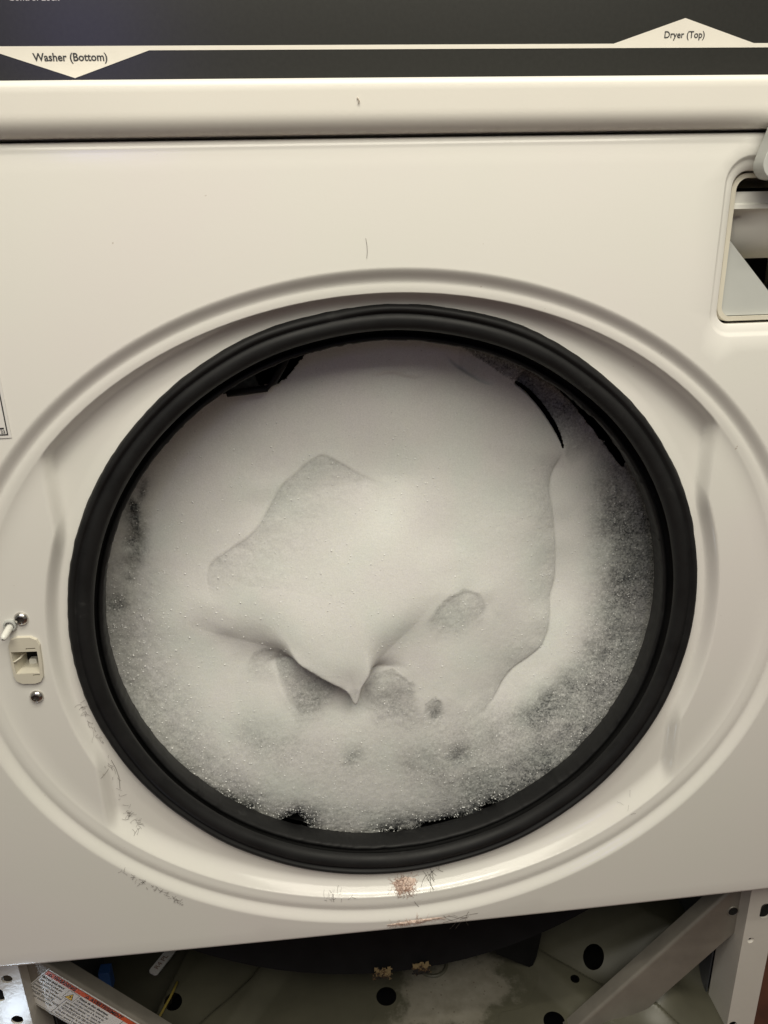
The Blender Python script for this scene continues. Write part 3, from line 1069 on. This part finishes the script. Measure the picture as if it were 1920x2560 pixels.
# ------------------------------------------------------------------ soap suds
HOLLOW_SHADE = [([(-0.0768, -0.0318), (-0.0660, -0.0390), (-0.0535, -0.0483), (-0.0338, -0.0626), (-0.0355, -0.0737), (-0.0437, -0.0848), (-0.0525, -0.0919), (-0.0658, -0.0907), (-0.0711, -0.0795), (-0.0785, -0.0614), (-0.0820, -0.0459)], 0.36),
           ([(-0.0964, -0.0372), (-0.0881, -0.0327), (-0.0768, -0.0318), (-0.0820, -0.0459), (-0.0785, -0.0614), (-0.0935, -0.0608), (-0.1042, -0.0538)], 0.22),
           ([(0.0277, -0.0184), (0.0353, -0.0073), (0.0451, 0.0006), (0.0555, 0.0034), (0.0671, -0.0017), (0.0730, -0.0138), (0.0693, -0.0253), (0.0527, -0.0345), (0.0343, -0.0330)], 0.24),
           ([(-0.0193, -0.0882), (-0.0180, -0.0706), (-0.0104, -0.0596), (0.0024, -0.0554), (0.0124, -0.0635), (0.0197, -0.0779), (0.0240, -0.0983), (0.0118, -0.1061), (-0.0088, -0.1025)], 0.28),
           ([(0.0250, -0.0984), (0.0258, -0.0864), (0.0343, -0.0808), (0.0388, -0.0868), (0.0399, -0.0957), (0.0344, -0.1033)], 0.33),
           ([(0.0137, -0.0675), (0.0171, -0.0663), (0.0204, -0.0717), (0.0170, -0.0761)], 0.3),
           ([(-0.0685, -0.0797), (-0.0516, -0.0754), (-0.0489, -0.0875), (-0.0627, -0.0949), (-0.0718, -0.0893)], 0.18),
           ([(-0.0314, -0.0694), (-0.0292, -0.0735), (-0.0270, -0.0772), (-0.0243, -0.0767), (-0.0221, -0.0714), (-0.0232, -0.0643), (-0.0288, -0.0638)], 0.1)]
RECESS = [(-0.1086, -0.0081), (-0.1174, -0.0020), (-0.1226, 0.0090), (-0.1243, 0.0223), (-0.1216, 0.0314), (-0.1136, 0.0376), (-0.1039, 0.0437), (-0.0942, 0.0498), (-0.0859, 0.0575), (-0.0801, 0.0664), (-0.0756, 0.0742), (-0.0704, 0.0832), (-0.0655, 0.0887), (-0.0578, 0.0930), (-0.0529, 0.0990), (-0.0477, 0.1019), (-0.0406, 0.1062), (-0.0347, 0.1034), (-0.0245, 0.0969), (-0.0156, 0.0907), (-0.0066, 0.0860), (0.0041, 0.0829), (0.0149, 0.0816)]
RIDGE = [(0.1252, 0.1024), (0.1239, 0.0928), (0.1182, 0.0801), (0.1175, 0.0702), (0.1209, 0.0548), (0.1241, 0.0340), (0.1258, 0.0162), (0.1261, -0.0001), (0.1224, -0.0127), (0.1227, -0.0239), (0.1215, -0.0390), (0.1166, -0.0521), (0.1059, -0.0610), (0.0957, -0.0672), (0.0883, -0.0753), (0.0806, -0.0887), (0.0738, -0.0962), (0.0651, -0.1015), (0.0545, -0.1055)]
LIP = [(-0.1608, -0.0005), (-0.1464, -0.0098), (-0.1315, -0.0167), (-0.1163, -0.0227), (-0.1007, -0.0272), (-0.0881, -0.0308), (-0.0771, -0.0351), (-0.0662, -0.0420), (-0.0536, -0.0514), (-0.0424, -0.0593), (-0.0343, -0.0646), (-0.0304, -0.0696), (-0.0290, -0.0761), (-0.0268, -0.0802), (-0.0240, -0.0797), (-0.0222, -0.0747), (-0.0208, -0.0650), (-0.0137, -0.0529), (-0.0034, -0.0404), (0.0068, -0.0306), (0.0185, -0.0204), (0.0285, -0.0076), (0.0384, 0.0044), (0.0481, 0.0162), (0.0562, 0.0262)]
CAVITY = [(-0.0610, -0.0938), (-0.0690, -0.0871), (-0.0757, -0.0766), (-0.0798, -0.0645), (-0.0825, -0.0508), (-0.0812, -0.0415), (-0.0774, -0.0343)]
CAVLEFT = [(-0.1053, -0.0623), (-0.1019, -0.0492), (-0.0970, -0.0409), (-0.0886, -0.0364), (-0.0787, -0.0350)]
ARC = [(0.0251, -0.0295), (0.0301, -0.0187), (0.0368, -0.0093), (0.0460, -0.0019), (0.0549, 0.0007), (0.0632, -0.0010), (0.0700, -0.0063), (0.0752, -0.0166)]
POCKET = [(-0.0185, -0.0978), (-0.0195, -0.0857), (-0.0160, -0.0721), (-0.0100, -0.0636), (-0.0005, -0.0590), (0.0079, -0.0613), (0.0136, -0.0688), (0.0145, -0.0788)]
PIT = [(0.0247, -0.1052), (0.0254, -0.0938), (0.0300, -0.0894), (0.0352, -0.0834), (0.0397, -0.0870), (0.0404, -0.0952)]
NUB = [(-0.0105, 0.1553), (-0.0017, 0.1579), (0.0071, 0.1587), (0.0123, 0.1573), (0.0188, 0.1547), (0.0261, 0.1550), (0.0321, 0.1600)]
SHEET = [(0.0394, 0.1698), (0.0468, 0.1623), (0.0543, 0.1567), (0.0649, 0.1498), (0.0771, 0.1457)]
SLIT = [(0.1254, 0.0992), (0.1210, 0.1089), (0.1151, 0.1187), (0.1084, 0.1283), (0.1002, 0.1378), (0.0938, 0.1441), (0.0876, 0.1483)]
BOTTOM = [(-0.2101, -0.0020), (-0.2127, -0.0491), (-0.2043, -0.0843), (-0.1781, -0.1076), (-0.1543, -0.1372), (-0.1371, -0.1518), (-0.1227, -0.1637), (-0.1046, -0.1771), (-0.0896, -0.1895), (-0.0848, -0.1811), (-0.0747, -0.1791), (-0.0671, -0.1831), (-0.0623, -0.1990), (-0.0403, -0.2084), (-0.0221, -0.2110), (-0.0091, -0.2052), (0.0074, -0.2080), (0.0204, -0.2076), (0.0241, -0.2007), (0.0390, -0.2005), (0.0556, -0.1969), (0.0687, -0.1984), (0.0722, -0.1878), (0.0796, -0.1841), (0.0897, -0.1870), (0.0929, -0.1919), (0.1039, -0.1854), (0.1221, -0.1742), (0.1349, -0.1684), (0.1472, -0.1564), (0.1641, -0.1320), (0.1904, -0.0965), (0.2070, -0.0458)]
CRESC = [(0.1167, 0.1446), (0.1317, 0.1373), (0.1461, 0.1231), (0.1628, 0.1014), (0.1711, 0.0887), (0.1696, 0.0842), (0.1639, 0.0897), (0.1552, 0.1005), (0.1439, 0.1144), (0.1309, 0.1306)]
FLAPHOLE = [(-0.0957, 0.1525), (-0.0654, 0.1547), (-0.0606, 0.1574), (-0.0471, 0.1728), (-0.0490, 0.1796), (-0.0726, 0.1721), (-0.0901, 0.1643)]
LEFTHOLE = [(-0.1671, 0.0787), (-0.1647, 0.0769), (-0.1646, 0.0663), (-0.1661, 0.0593), (-0.1683, 0.0584), (-0.1697, 0.0660)]
LEFT_SHADE = [(-0.1578, 0.0938), (-0.1564, 0.0931), (-0.1618, 0.0790), (-0.1630, 0.0803)]  # faint shadow at the left, painted as darker foam without a cut
THIN_SPOTS = [(0.1371, -0.0836, 0.0119, 0.36), (0.1219, -0.0986, 0.0104, 0.42), (0.1044, -0.1094, 0.0089, 0.4), (-0.0299, -0.1277, 0.0083, 0.35), (0.0513, -0.1328, 0.0083, 0.45), (0.0227, -0.1372, 0.0148, 0.25), (-0.0842, -0.1119, 0.0178, 0.2), (-0.1020, -0.1021, 0.0119, 0.2), (0.0334, -0.0966, 0.0047, 0.35), (0.0024, -0.0837, 0.0104, 0.2), (-0.0648, -0.0736, 0.0119, 0.2), (0.1641, 0.0419, 0.0178, 0.25), (0.1791, -0.0132, 0.0148, 0.2), (0.1587, -0.0615, 0.0148, 0.2), (0.0890, -0.1860, 0.0119, 0.5), (-0.0747, -0.1791, 0.0133, 0.5), (-0.1090, -0.1665, 0.0119, 0.4), (0.0075, -0.2043, 0.0178, 0.55), (0.0408, -0.1989, 0.0148, 0.5), (-0.1710, 0.0498, 0.0074, 0.7), (-0.1762, 0.0334, 0.0074, 0.35), (-0.1864, 0.0032, 0.0074, 0.35)]



def step_field(poly, P, depth, w, lam, rise=0.25, lam2=0.012, taper=(0.15, 0.15), soft=None):
    pl = resample(poly, 0.0022)
    d, s, a = seg_dist(pl, P)
    sd = d * s
    tp = sstep(0, max(taper[0], 1e-4), a) * (1 - sstep(1 - max(taper[1], 1e-4), 1, a))
    if soft is not None:
        w = w + soft(a)
    low = sstep(0, 1, sd / (2 * w) + 0.5)
    return tp * (-depth * low * np.exp(-np.maximum(sd, 0) / lam) + rise * depth * (1 - low) * np.exp(-np.maximum(-sd, 0) / lam2)), sd, tp


def pocket_mask(poly, P):
    """1 inside a hollow; crisp along its upper rim, fading out towards its lower side"""
    d, _, _ = seg_dist(poly, P, True)
    sd = np.where(inside(poly, P), d, -d)
    zs = [q[1] for q in poly]
    e = 0.0010 + 0.0110 * sstep(max(zs) - 0.25 * (max(zs) - min(zs)), min(zs), P[:, 1])
    return sstep(0, 1, (sd + 0.2 * e) / (1.6 * e) + 0.25)


def suds():
    h = 0.00072
    R = 0.2065
    ax = np.arange(-R, R + h, h)
    X, Z = np.meshgrid(ax, ax)
    P = np.c_[X.ravel(), Z.ravel()]
    nx = len(ax)
    Pc = P - np.array([0, -0.006])
    r = np.hypot(Pc[:, 0], Pc[:, 1])
    x, z = P[:, 0], P[:, 1]
    u = 0.020 * np.exp(-((x + 0.015) ** 2 / 0.095 ** 2 + (z + 0.030) ** 2 / 0.085 ** 2))
    u += 0.010 * sstep(0.09, 0.18, z)
    u += 0.008 * sstep(-0.06, -0.15, z)
    u += 0.006 * vnoise(P, 11, 41) + 0.0035 * vnoise(P, 23, 42) + 0.0012 * vnoise(P, 70, 43)
    T = np.zeros(len(P))
    k, sd_rec, tp_rec = step_field(RECESS, P, 0.0006, 0.0012, 0.040, 0.0, 0.02, (0.34, 0.25)); u += k
    k, sd_rid, tp_rid = step_field(RIDGE[::-1], P, 0.0050, 0.0011, 0.045, -0.8, 0.018, (0.2, 0.08)); u += k
    k, sd_lip, tl = step_field(LIP, P, 0.015, 0.0012, 0.040, 0.0, 0.012, (0.30, 0.34), lambda a: 0.024 * (1 - sstep(0.24, 0.37, a)) + 0.026 * sstep(0.63, 0.72, a)); u += k
    k, _, _ = step_field(CAVITY, P, 0.0006, 0.0014, 0.022, 0.0, 0.01, (0.62, 0.05)); u += k
    k, _, _ = step_field(CAVLEFT, P, 0.0002, 0.0014, 0.018, 0.0, 0.01, (0.6, 0.05)); u += k
    k, _, _ = step_field(ARC, P, 0.0004, 0.0014, 0.022, 0.0, 0.01, (0.45, 0.3)); u += k
    k, _, _ = step_field(POCKET, P, 0.0003, 0.0014, 0.018, 0.0, 0.01, (0.6, 0.35)); u += k
    k, _, _ = step_field(PIT, P, 0.0004, 0.0013, 0.008, 0.0, 0.01, (0.55, 0.25)); u += k
    k, _, _ = step_field(NUB, P, 0.0014, 0.0012, 0.012, 0.0, 0.012, (0.4, 0.4)); u += k
    k, _, _ = step_field(SHEET[::-1], P, 0.0024, 0.0010, 0.016, 0.0, 0.012, (0.25, 0.35)); u += k
    # round off the creases between features, keep the lips themselves crisp
    dm = np.full(len(P), 1.0)
    for pl in (RECESS, RIDGE, LIP, CAVITY, CAVLEFT, ARC, POCKET, PIT, NUB, SHEET):
        d, _, a = seg_dist(resample(pl, 0.003), P)
        dm = np.minimum(dm, d + 0.012 * (1 - sstep(0, 0.2, a) * (1 - sstep(0.8, 1, a))))
    g = u.reshape(nx, nx)
    def blur(q, w, it=3):
        for _ in range(it):
            for axis in (0, 1):
                pd = [(0, 0), (0, 0)]; pd[axis] = (w + 1, w)
                cs = np.cumsum(np.pad(q, pd, mode='edge'), axis=axis)
                n_ = q.shape[axis]
                hi = np.take(cs, np.arange(2 * w + 1, 2 * w + 1 + n_), axis=axis)
                lo = np.take(cs, np.arange(0, n_), axis=axis)
                q = (hi - lo) / (2 * w + 1)
        return q
    ub = blur(g, 11).ravel()
    u = ub + (u - ub) * np.exp(-(dm / 0.018) ** 2)
    # shallow dents along the lower ring
    for (cx, cz, rr, am) in THIN_SPOTS:
        d2 = ((x - cx) ** 2 + (z - cz) ** 2) / rr ** 2
        T += am * np.exp(-d2) * (0.75 + 0.9 * vnoise(P, 90, 51))
        u -= 0.004 * am * np.exp(-d2)
    # froth thins towards the right, the lower edge and the left rim
    thr = 0.46 * sstep(0.012, 0.050, sd_rid) * sstep(-0.01, 0.06, x) * (r > 0.10)
    thr += 0.14 * sstep(0.160, 0.186, r) * (x > 0.05)
    thb = (0.15 + 0.22 * sstep(-0.01, 0.08, x)) * sstep(-0.070, -0.125, z)
    thl = 0.34 * sstep(0.140, 0.187, r) * sstep(0.07, 0.0, z)
    T += np.maximum(np.maximum(thr, thb), thl)
    for poly, am in HOLLOW_SHADE:  # shade of the hollows painted with thinner froth: crisp above, fading below
        T += am * pocket_mask(poly, P) * (0.95 + 0.45 * vnoise(P, 45, 57))
    T += 0.24 * tp_rec * sstep(-0.0004, 0.0008, sd_rec) * np.exp(-np.maximum(sd_rec, 0) / 0.024)  # shade painted on the low side of the recess edge
    T += 0.20 * tp_rid * sstep(-0.0004, 0.0008, -sd_rid) * np.exp(-np.maximum(-sd_rid, 0) / 0.020)  # shade painted where the mound turns away at the ridge
    T += 0.05 * vnoise(P, 35, 52) + 0.16 * T * vnoise(P, 60, 55) + 0.04
    # sheet of wet film at the upper right behind the mound
    k, sd_slit, ts = step_field(SLIT, P, 0.014, 0.0012, 0.060, 0.0, 0.01, (0.6, 0.04))
    film = sstep(0, 0.003, sd_slit) * (z > 0.072) * (x > 0.04)
    u += np.where((z > 0.045) & (x > 0.04), k, 0) * sstep(0.045, 0.095, z)
    T = np.maximum(T, film * (0.56 + 0.12 * sstep(0.10, 0.15, z) + 0.12 * vnoise(P, 120, 53)) * sstep(0.078, 0.125, z))
    # smear of thinned foam on the dark flap at the left
    dfl, _, _ = seg_dist([(-0.166, 0.062), (-0.170, 0.040), (-0.176, 0.025)], P)
    T = np.maximum(T, 0.62 * np.exp(-(dfl / 0.008) ** 2) * (0.9 + 0.35 * vnoise(P, 120, 54)))
    edge_d, _, _ = seg_dist(BOTTOM, P)
    below = ~inside(BOTTOM + [(0.21, 0.1), (0.21, 0.25), (-0.21, 0.25), (-0.21, 0.1)], P)
    ragged = np.where(below, -edge_d, edge_d) + 0.0045 * vnoise(P, 150, 61) + 0.004 * vnoise(P, 330, 62)
    zone = sstep(0.02, -0.05, z + 0.05)
    T += zone * 0.85 * np.exp(-np.maximum(ragged, 0) / 0.0065) * (0.7 + 1.1 * vnoise(P, 170, 63)) * sstep(-0.10, -0.14, z)
    u -= 0.010 * zone * np.exp(-np.maximum(ragged, 0) / 0.004) * sstep(-0.10, -0.15, z)
    for hole in (CRESC, FLAPHOLE, LEFTHOLE, LEFT_SHADE):  # LEFT_SHADE is painted shade, not a hole
        d, _, _ = seg_dist(hole, P, True)
        am, ll = (0.75, 0.0045) if hole is CRESC else ((0.25, 0.002) if hole is FLAPHOLE else (0.6, 0.004))
        d = np.where(inside(hole, P), 0, d)
        am = 0.92 if hole is LEFTHOLE else am
        T = np.maximum(T, am * np.exp(-d / ll) * (0.9 + 0.6 * vnoise(P, 190, 66)))
    T = np.clip(T, 0, 1)
    u += T * (0.0008 * vnoise(P, 260, 71) + 0.0009 * vnoise(P, 420, 72))
    keep = r < 0.2055
    keep &= ~((ragged < 0) & (z < -0.02))
    jitter = 0.0012 * vnoise(P, 300, 64)
    for hole in (CRESC, FLAPHOLE):
        d, _, _ = seg_dist(hole, P, True)
        sdh = np.where(inside(hole, P), -d, d) + jitter * 0.8
        keep &= sdh > 0
    dsl, ssl, asl = seg_dist(resample(SLIT, 0.002), P)
    wid = 0.0036 * np.sin(np.pi * np.clip(asl * 1.02, 0, 1)) ** 0.8
    keep &= ~((ssl > 0) & (dsl < wid))
    base = 0.050 - 0.010 * sstep(0.02, -0.14, z)
    Y = base - u
    Y = np.maximum(Y, 0.016 + 0.004 * sstep(0.15, 0.18, r))
    i, j = np.meshgrid(np.arange(nx - 1), np.arange(nx - 1))
    a = (j * nx + i).ravel()
    F = np.c_[a, a + 1, a + nx + 1, a + nx]
    F = F[keep[F].all(1)]
    used = np.unique(F)
    remap = -np.ones(len(P), int); remap[used] = np.arange(len(used))
    V = np.c_[x, Y, z][used]
    F = remap[F]
    me = bpy.data.meshes.new("soap_suds")
    me.vertices.add(len(V)); me.vertices.foreach_set("co", V.ravel())
    me.loops.add(F.size); me.loops.foreach_set("vertex_index", F.ravel())
    me.polygons.add(len(F)); me.polygons.foreach_set("loop_start", np.arange(0, F.size, 4))
    me.polygons.foreach_set("use_smooth", np.ones(len(F), bool))
    me.update(calc_edges=True)
    at = me.attributes.new("thin", 'FLOAT', 'POINT')  # froth thinness and painted shade share this value
    at.data.foreach_set("value", T[used].astype(np.float32))
    me.materials.append(FOAM)
    o = bpy.data.objects.new("soap_suds", me)
    COL.objects.link(o)
    tag(o, "mass of white soap suds filling the round washer opening", "soap suds")
    # bubbles big enough to glint, one joined part
    nv = len(V)
    Tu = T[used]; ru = r[used]; zu = z[used]; xu = x[used]
    nrm = np.zeros((nv, 3)); me.vertex_normals.foreach_get("vector", nrm.ravel()) if False else None
    co = np.empty(nv * 3); me.vertices.foreach_get("normal", co); nrm = co.reshape(-1, 3)
    ragu = ragged[used]
    wgt = 0.32 + 1.6 * np.clip(Tu - 0.12, 0, 0.6)
    wgt *= 0.5 + 1.2 * np.clip(vnoise(V[:, [0, 2]], 30, 81) + 0.4, 0, 1)
    wgt += 0.55 * sstep(-0.11, -0.17, xu) * sstep(0.05, 0.0, zu) * sstep(-0.12, -0.06, zu)
    wgt *= np.where((zu > 0.06) & (xu > 0.05), 0.35, 1.0)
    wgt = wgt / wgt.sum()
    pick = rng.choice(nv, 9000, replace=True, p=wgt)
    rad = 0.00016 + 0.00042 * rng.random(len(pick)) ** 4
    rad = rad * np.where((V[pick, 0] < -0.09) & (V[pick, 2] < 0.03), 1.2, 1.0)
    ew = np.where((zu < -0.115), np.exp(-np.maximum(ragu, 0) / 0.004), 0); ew = ew / ew.sum()
    pick2 = rng.choice(nv, 1100, replace=True, p=ew)
    rad2 = 0.00022 + 0.0006 * rng.random(len(pick2)) ** 3
    pick = np.r_[pick, pick2]; rad = np.r_[rad, rad2]
    phi = (1 + 5 ** 0.5) / 2
    ico = np.array([(-1, phi, 0), (1, phi, 0), (-1, -phi, 0), (1, -phi, 0), (0, -1, phi), (0, 1, phi), (0, -1, -phi), (0, 1, -phi), (phi, 0, -1), (phi, 0, 1), (-phi, 0, -1), (-phi, 0, 1)], float)
    ico /= np.linalg.norm(ico[0])
    icf = np.array([(0, 11, 5), (0, 5, 1), (0, 1, 7), (0, 7, 10), (0, 10, 11), (1, 5, 9), (5, 11, 4), (11, 10, 2), (10, 7, 6), (7, 1, 8), (3, 9, 4), (3, 4, 2), (3, 2, 6), (3, 6, 8), (3, 8, 9), (4, 9, 5), (2, 4, 11), (6, 2, 10), (8, 6, 7), (9, 8, 1)])
    c = V[pick] + nrm[pick] * (rad * rng.uniform(-0.3, 0.35, len(rad)))[:, None] + rng.normal(0, 0.0004, (len(rad), 3)) * [1, 0.2, 1]
    BV = (c[:, None, :] + ico[None] * rad[:, None, None]).reshape(-1, 3)
    BF = (icf[None] + (np.arange(len(rad)) * 12)[:, None, None]).reshape(-1, 3)
    bm = bpy.data.meshes.new("bubbles")
    bm.vertices.add(len(BV)); bm.vertices.foreach_set("co", BV.ravel())
    bm.loops.add(BF.size); bm.loops.foreach_set("vertex_index", BF.ravel())
    bm.polygons.add(len(BF)); bm.polygons.foreach_set("loop_start", np.arange(0, BF.size, 3))
    bm.polygons.foreach_set("use_smooth", np.ones(len(BF), bool))
    bm.update(calc_edges=True)
    bm.materials.append(BUBBLE)
    b = bpy.data.objects.new("bubbles", bm)
    COL.objects.link(b)
    b.parent = o
    tag(b, kind="stuff")
    return o


suds_o = suds()

# dark paddle edge of the drum showing through the suds, upper left, and a flap at the left rim
m = MB()
m.tube([(-0.0970, 0.0360, 0.1505), (-0.0860, 0.0350, 0.1515), (-0.0725, 0.0345, 0.1530), (-0.0680, 0.0345, 0.1565), (-0.0615, 0.035, 0.1665), (-0.0545, 0.036, 0.1785)], 0.0022, 10)
pd = m.build("drum_paddle", RUBBER, machine)
m = MB()
m.add([(-0.1000, 0.0400, 0.1495), (-0.0765, 0.0395, 0.1525), (-0.0825, 0.048, 0.1665), (-0.0960, 0.046, 0.1630)], [(0, 1, 2, 3)])
m.build("wet_film", simple("wet_film", (0.10, 0.105, 0.11), 0.4, 0, 0.6, 300, 0.0003, 500), pd, False)
# ------------------------------------------------------------------ lint and hair caught in the recess
def on_panel(x, z, lift=0.0):
    return (x, float(panel_y(x, z)) - lift, z)


def lint(cx, cz, ax, az, rot, n, label, flat=0.0016):
    e = empty("lint_clump", on_panel(cx, cz), label, "lint")
    c, s = math.cos(rot), math.sin(rot)
    m = MB()
    N, R = 40, 9
    vs, fs = [], []
    for j in range(R):
        t = j / (R - 1)
        for k in range(N):
            a = 2 * math.pi * k / N
            wob = 0.80 + 0.12 * math.sin(2 * a + 1.3) + 0.08 * math.sin(5 * a) + random.uniform(-0.16, 0.16) * t
            u, v = ax * t * wob * math.cos(a), az * t * wob * math.sin(a)
            x, z = cx + c * u - s * v, cz + s * u + c * v
            vs.append(on_panel(x, z, flat * (1 - t ** 2.5) * random.uniform(0.6, 1.3) + 0.0002 - 0.0004 * t))
    for j in range(R - 1):
        for k in range(N):
            l = (k + 1) % N
            fs.append((j * N + k, (j + 1) * N + k, (j + 1) * N + l, j * N + l))
    m.add(vs, fs)
    m.build("fluff", LINTM, e)
    h = MB()
    for _ in range(n):
        a = random.uniform(0, 2 * math.pi); t = random.random() ** 0.6
        u, v = ax * t * math.cos(a), az * t * math.sin(a)
        d = random.uniform(0, 2 * math.pi); L = random.uniform(0.002, 0.006); cv = random.uniform(-420, 420)
        pts = []
        for k in range(6):
            x, z = cx + c * u - s * v, cz + s * u + c * v
            pts.append(on_panel(x, z, 0.0006 + flat * max(0, 1 - (u / ax) ** 2 - (v / az) ** 2) + 0.0004 * math.sin(k)))
            u += math.cos(d) * L / 5; v += math.sin(d) * L / 5 * 0.8; d += cv * L / 5
        h.tube(pts, random.uniform(0.00005, 0.00009), 4)
    hh = h.build("fibres", LINTHAIR, e)
    hh["kind"] = "stuff"
    return e


lint(0.0030, -0.2085, 0.0095, 0.0056, 0.05, 130, "round pink lint clump just below the rubber seal")
lint(0.0085, -0.2335, 0.0240, 0.0019, 0.05, 80, "long flat pink lint streak on the lower edge of the recess", 0.0009)


def hair_tangle(path, n, spread, label, L=(0.0015, 0.005), curl=380, r=0.000068):
    m = MB()
    pl = np.array(path, float)
    Ls = np.r_[0, np.cumsum(np.hypot(*np.diff(pl, axis=0).T))]
    for _ in range(n):
        t = random.uniform(0, Ls[-1])
        x = np.interp(t, Ls, pl[:, 0]) + random.gauss(0, spread); z = np.interp(t, Ls, pl[:, 1]) + random.gauss(0, spread)
        d = random.uniform(0, 2 * math.pi); ln = random.uniform(*L); cv = random.uniform(-curl, curl)
        pts = []
        for k in range(7):
            pts.append(on_panel(x, z, 0.0003 + 0.0003 * random.random()))
            x += math.cos(d) * ln / 6; z += math.sin(d) * ln / 6; d += cv * ln / 6
        m.tube(pts, r * random.uniform(0.7, 1.3), 4)
    o = m.build("hair_tangle", HAIRM)
    tag(o, label, "hair", "loose hair stuck in the door recess")
    return o


hair_tangle([(-0.2032, -0.0364), (-0.2010, -0.0480), (-0.1980, -0.0600), (-0.1955, -0.0690)], 22, 0.0009, "short dark hairs along the left seal below the lower screw")
hair_tangle([(-0.1935, -0.0775), (-0.1905, -0.0950), (-0.1895, -0.1080), (-0.1880, -0.1180)], 14, 0.0009, "thin line of dark hairs running down the left recess step")
hair_tangle([(-0.1860, -0.1255), (-0.1830, -0.1320), (-0.1800, -0.1380)], 30, 0.0016, "curled dark hair tangle at the lower left recess corner")
hair_tangle([(-0.1915, -0.1610), (-0.1843, -0.1691), (-0.1730, -0.1790), (-0.1610, -0.1890), (-0.1533, -0.1960)], 48, 0.0011, "row of short dark hairs along the lower left outer rim", (0.0015, 0.004))
hair_tangle([(-0.055, -0.2085), (-0.0350, -0.2095)], 16, 0.0008, "few faint hairs on the recess floor left of the round lint", (0.002, 0.004), r=0.00008)
hair_tangle([(0.0340, -0.2370), (0.0500, -0.2340)], 9, 0.0012, "few loose hairs right of the long lint streak", (0.005, 0.011), 90, 0.00008)
hair_tangle([(0.0200, -0.2050), (0.0290, -0.1985)], 16, 0.0012, "bent dark hairs sticking out right of the round lint", (0.004, 0.009), 60, 0.00011)
hair_tangle([(0.1660, -0.1560), (0.1721, -0.1500)], 4, 0.0015, "few faint hairs on the lower right of the recess", (0.003, 0.006), 90, 0.00005)


def single_hair(pts, label, r=0.0001):
    o = MB().tube([on_panel(a, b, 0.0003) for a, b in pts], r, 5).build("stray_hair", HAIRM)
    tag(o, label, "hair", "loose hair stuck in the door recess")


single_hair([(-0.0122, 0.2400), (-0.0117, 0.2365), (-0.0116, 0.2335), (-0.0120, 0.2300)], "single short hair on the flat panel above the opening", 0.00009)
single_hair([(-0.1905, -0.0820), (-0.1885, -0.0890), (-0.1875, -0.0970), (-0.1882, -0.1060)], "long curved hair on the lower left recess wall", 0.00011)
single_hair([(0.0050, -0.2120), (0.0100, -0.2200), (0.0128, -0.2245)], "straight hair pointing down from the round lint", 0.00011)
single_hair([(0.0300, -0.2370), (0.0400, -0.2350), (0.0460, -0.2325), (0.0560, -0.2315)], "long bent hair right of the long lint streak", 0.00009)

# thin soapy puddle on the base pan
def puddle():
    ctr = (0.055, 0.062)
    N, R = 80, 22
    P = []
    for j in range(R + 1):
        t = j / R
        for k in range(N):
            a = 2 * math.pi * k / N
            wob = 1 + 0.16 * math.sin(2 * a + 0.5) + 0.10 * math.sin(5 * a + 2) + 0.05 * math.sin(11 * a)
            P.append((ctr[0] + 0.068 * t * wob * math.cos(a), ctr[1] + 0.053 * t * wob * math.sin(a)))
    P = np.array(P)
    Z = PZ + pan_h(P[:, 0], P[:, 1]) + 0.0009
    F = [(j * N + k, (j + 1) * N + k, (j + 1) * N + (k + 1) % N, j * N + (k + 1) % N) for j in range(R) for k in range(N)]
    F = [q for q in F if math.hypot(P[q[0]][0] + 0.0072, P[q[0]][1] - 0.0655) > 0.0135 and math.hypot(P[q[0]][0] - 0.1385, P[q[0]][1] - 0.0240) > 0.0140 and P[q[0]][1] > 0.006]
    m, nt, p = new_mat("soapy_water")
    n = noise(nt, 70, 5, 0.7)
    v = nt.nodes.new("ShaderNodeTexVoronoi"); v.inputs["Scale"].default_value = 170
    nt.links.new(n.inputs["Vector"].links[0].from_socket, v.inputs["Vector"])
    r1 = ramp(nt, n.outputs["Fac"], [(0.32, (0.19, 0.175, 0.14)), (0.6, (0.245, 0.228, 0.19)), (0.8, (0.285, 0.27, 0.235))])
    r2 = ramp(nt, v.outputs["Distance"], [(0.06, (0.40, 0.35, 0.28)), (0.16, (1, 1, 1))])
    mx = nt.nodes.new("ShaderNodeMix"); mx.data_type = 'RGBA'; mx.blend_type = 'MULTIPLY'; mx.inputs["Factor"].default_value = 0.8
    nt.links.new(r1.outputs["Color"], mx.inputs["A"]); nt.links.new(r2.outputs["Color"], mx.inputs["B"])
    at = nt.nodes.new("ShaderNodeAttribute"); at.attribute_name = "rim"
    sb = nt.nodes.new("ShaderNodeMath"); sb.operation = 'ADD'
    nt.links.new(at.outputs["Fac"], sb.inputs[0]); nt.links.new(n.outputs["Fac"], sb.inputs[1])
    mr_ = nt.nodes.new("ShaderNodeMapRange"); mr_.interpolation_type = 'SMOOTHSTEP'
    mr_.inputs["From Min"].default_value = 1.02; mr_.inputs["From Max"].default_value = 1.36
    nt.links.new(sb.outputs[0], mr_.inputs["Value"])
    m2 = nt.nodes.new("ShaderNodeMix"); m2.data_type = 'RGBA'
    nt.links.new(mr_.outputs[0], m2.inputs["Factor"]); nt.links.new(mx.outputs["Result"], m2.inputs["A"])
    m2.inputs["B"].default_value = (0.088, 0.084, 0.060, 1)
    nt.links.new(m2.outputs["Result"], p.inputs["Base Color"])
    p.inputs["Roughness"].default_value = 0.33
    o = mesh_obj("soapy_puddle", np.c_[P, Z], F, m, None, True)
    ra = o.data.attributes.new("rim", 'FLOAT', 'POINT')
    ra.data.foreach_set("value", np.repeat(np.linspace(0, 1, R + 1), N).astype(np.float32))
    tag(o, "thin pale soapy puddle drying on the base pan under the tub", "puddle")


puddle()
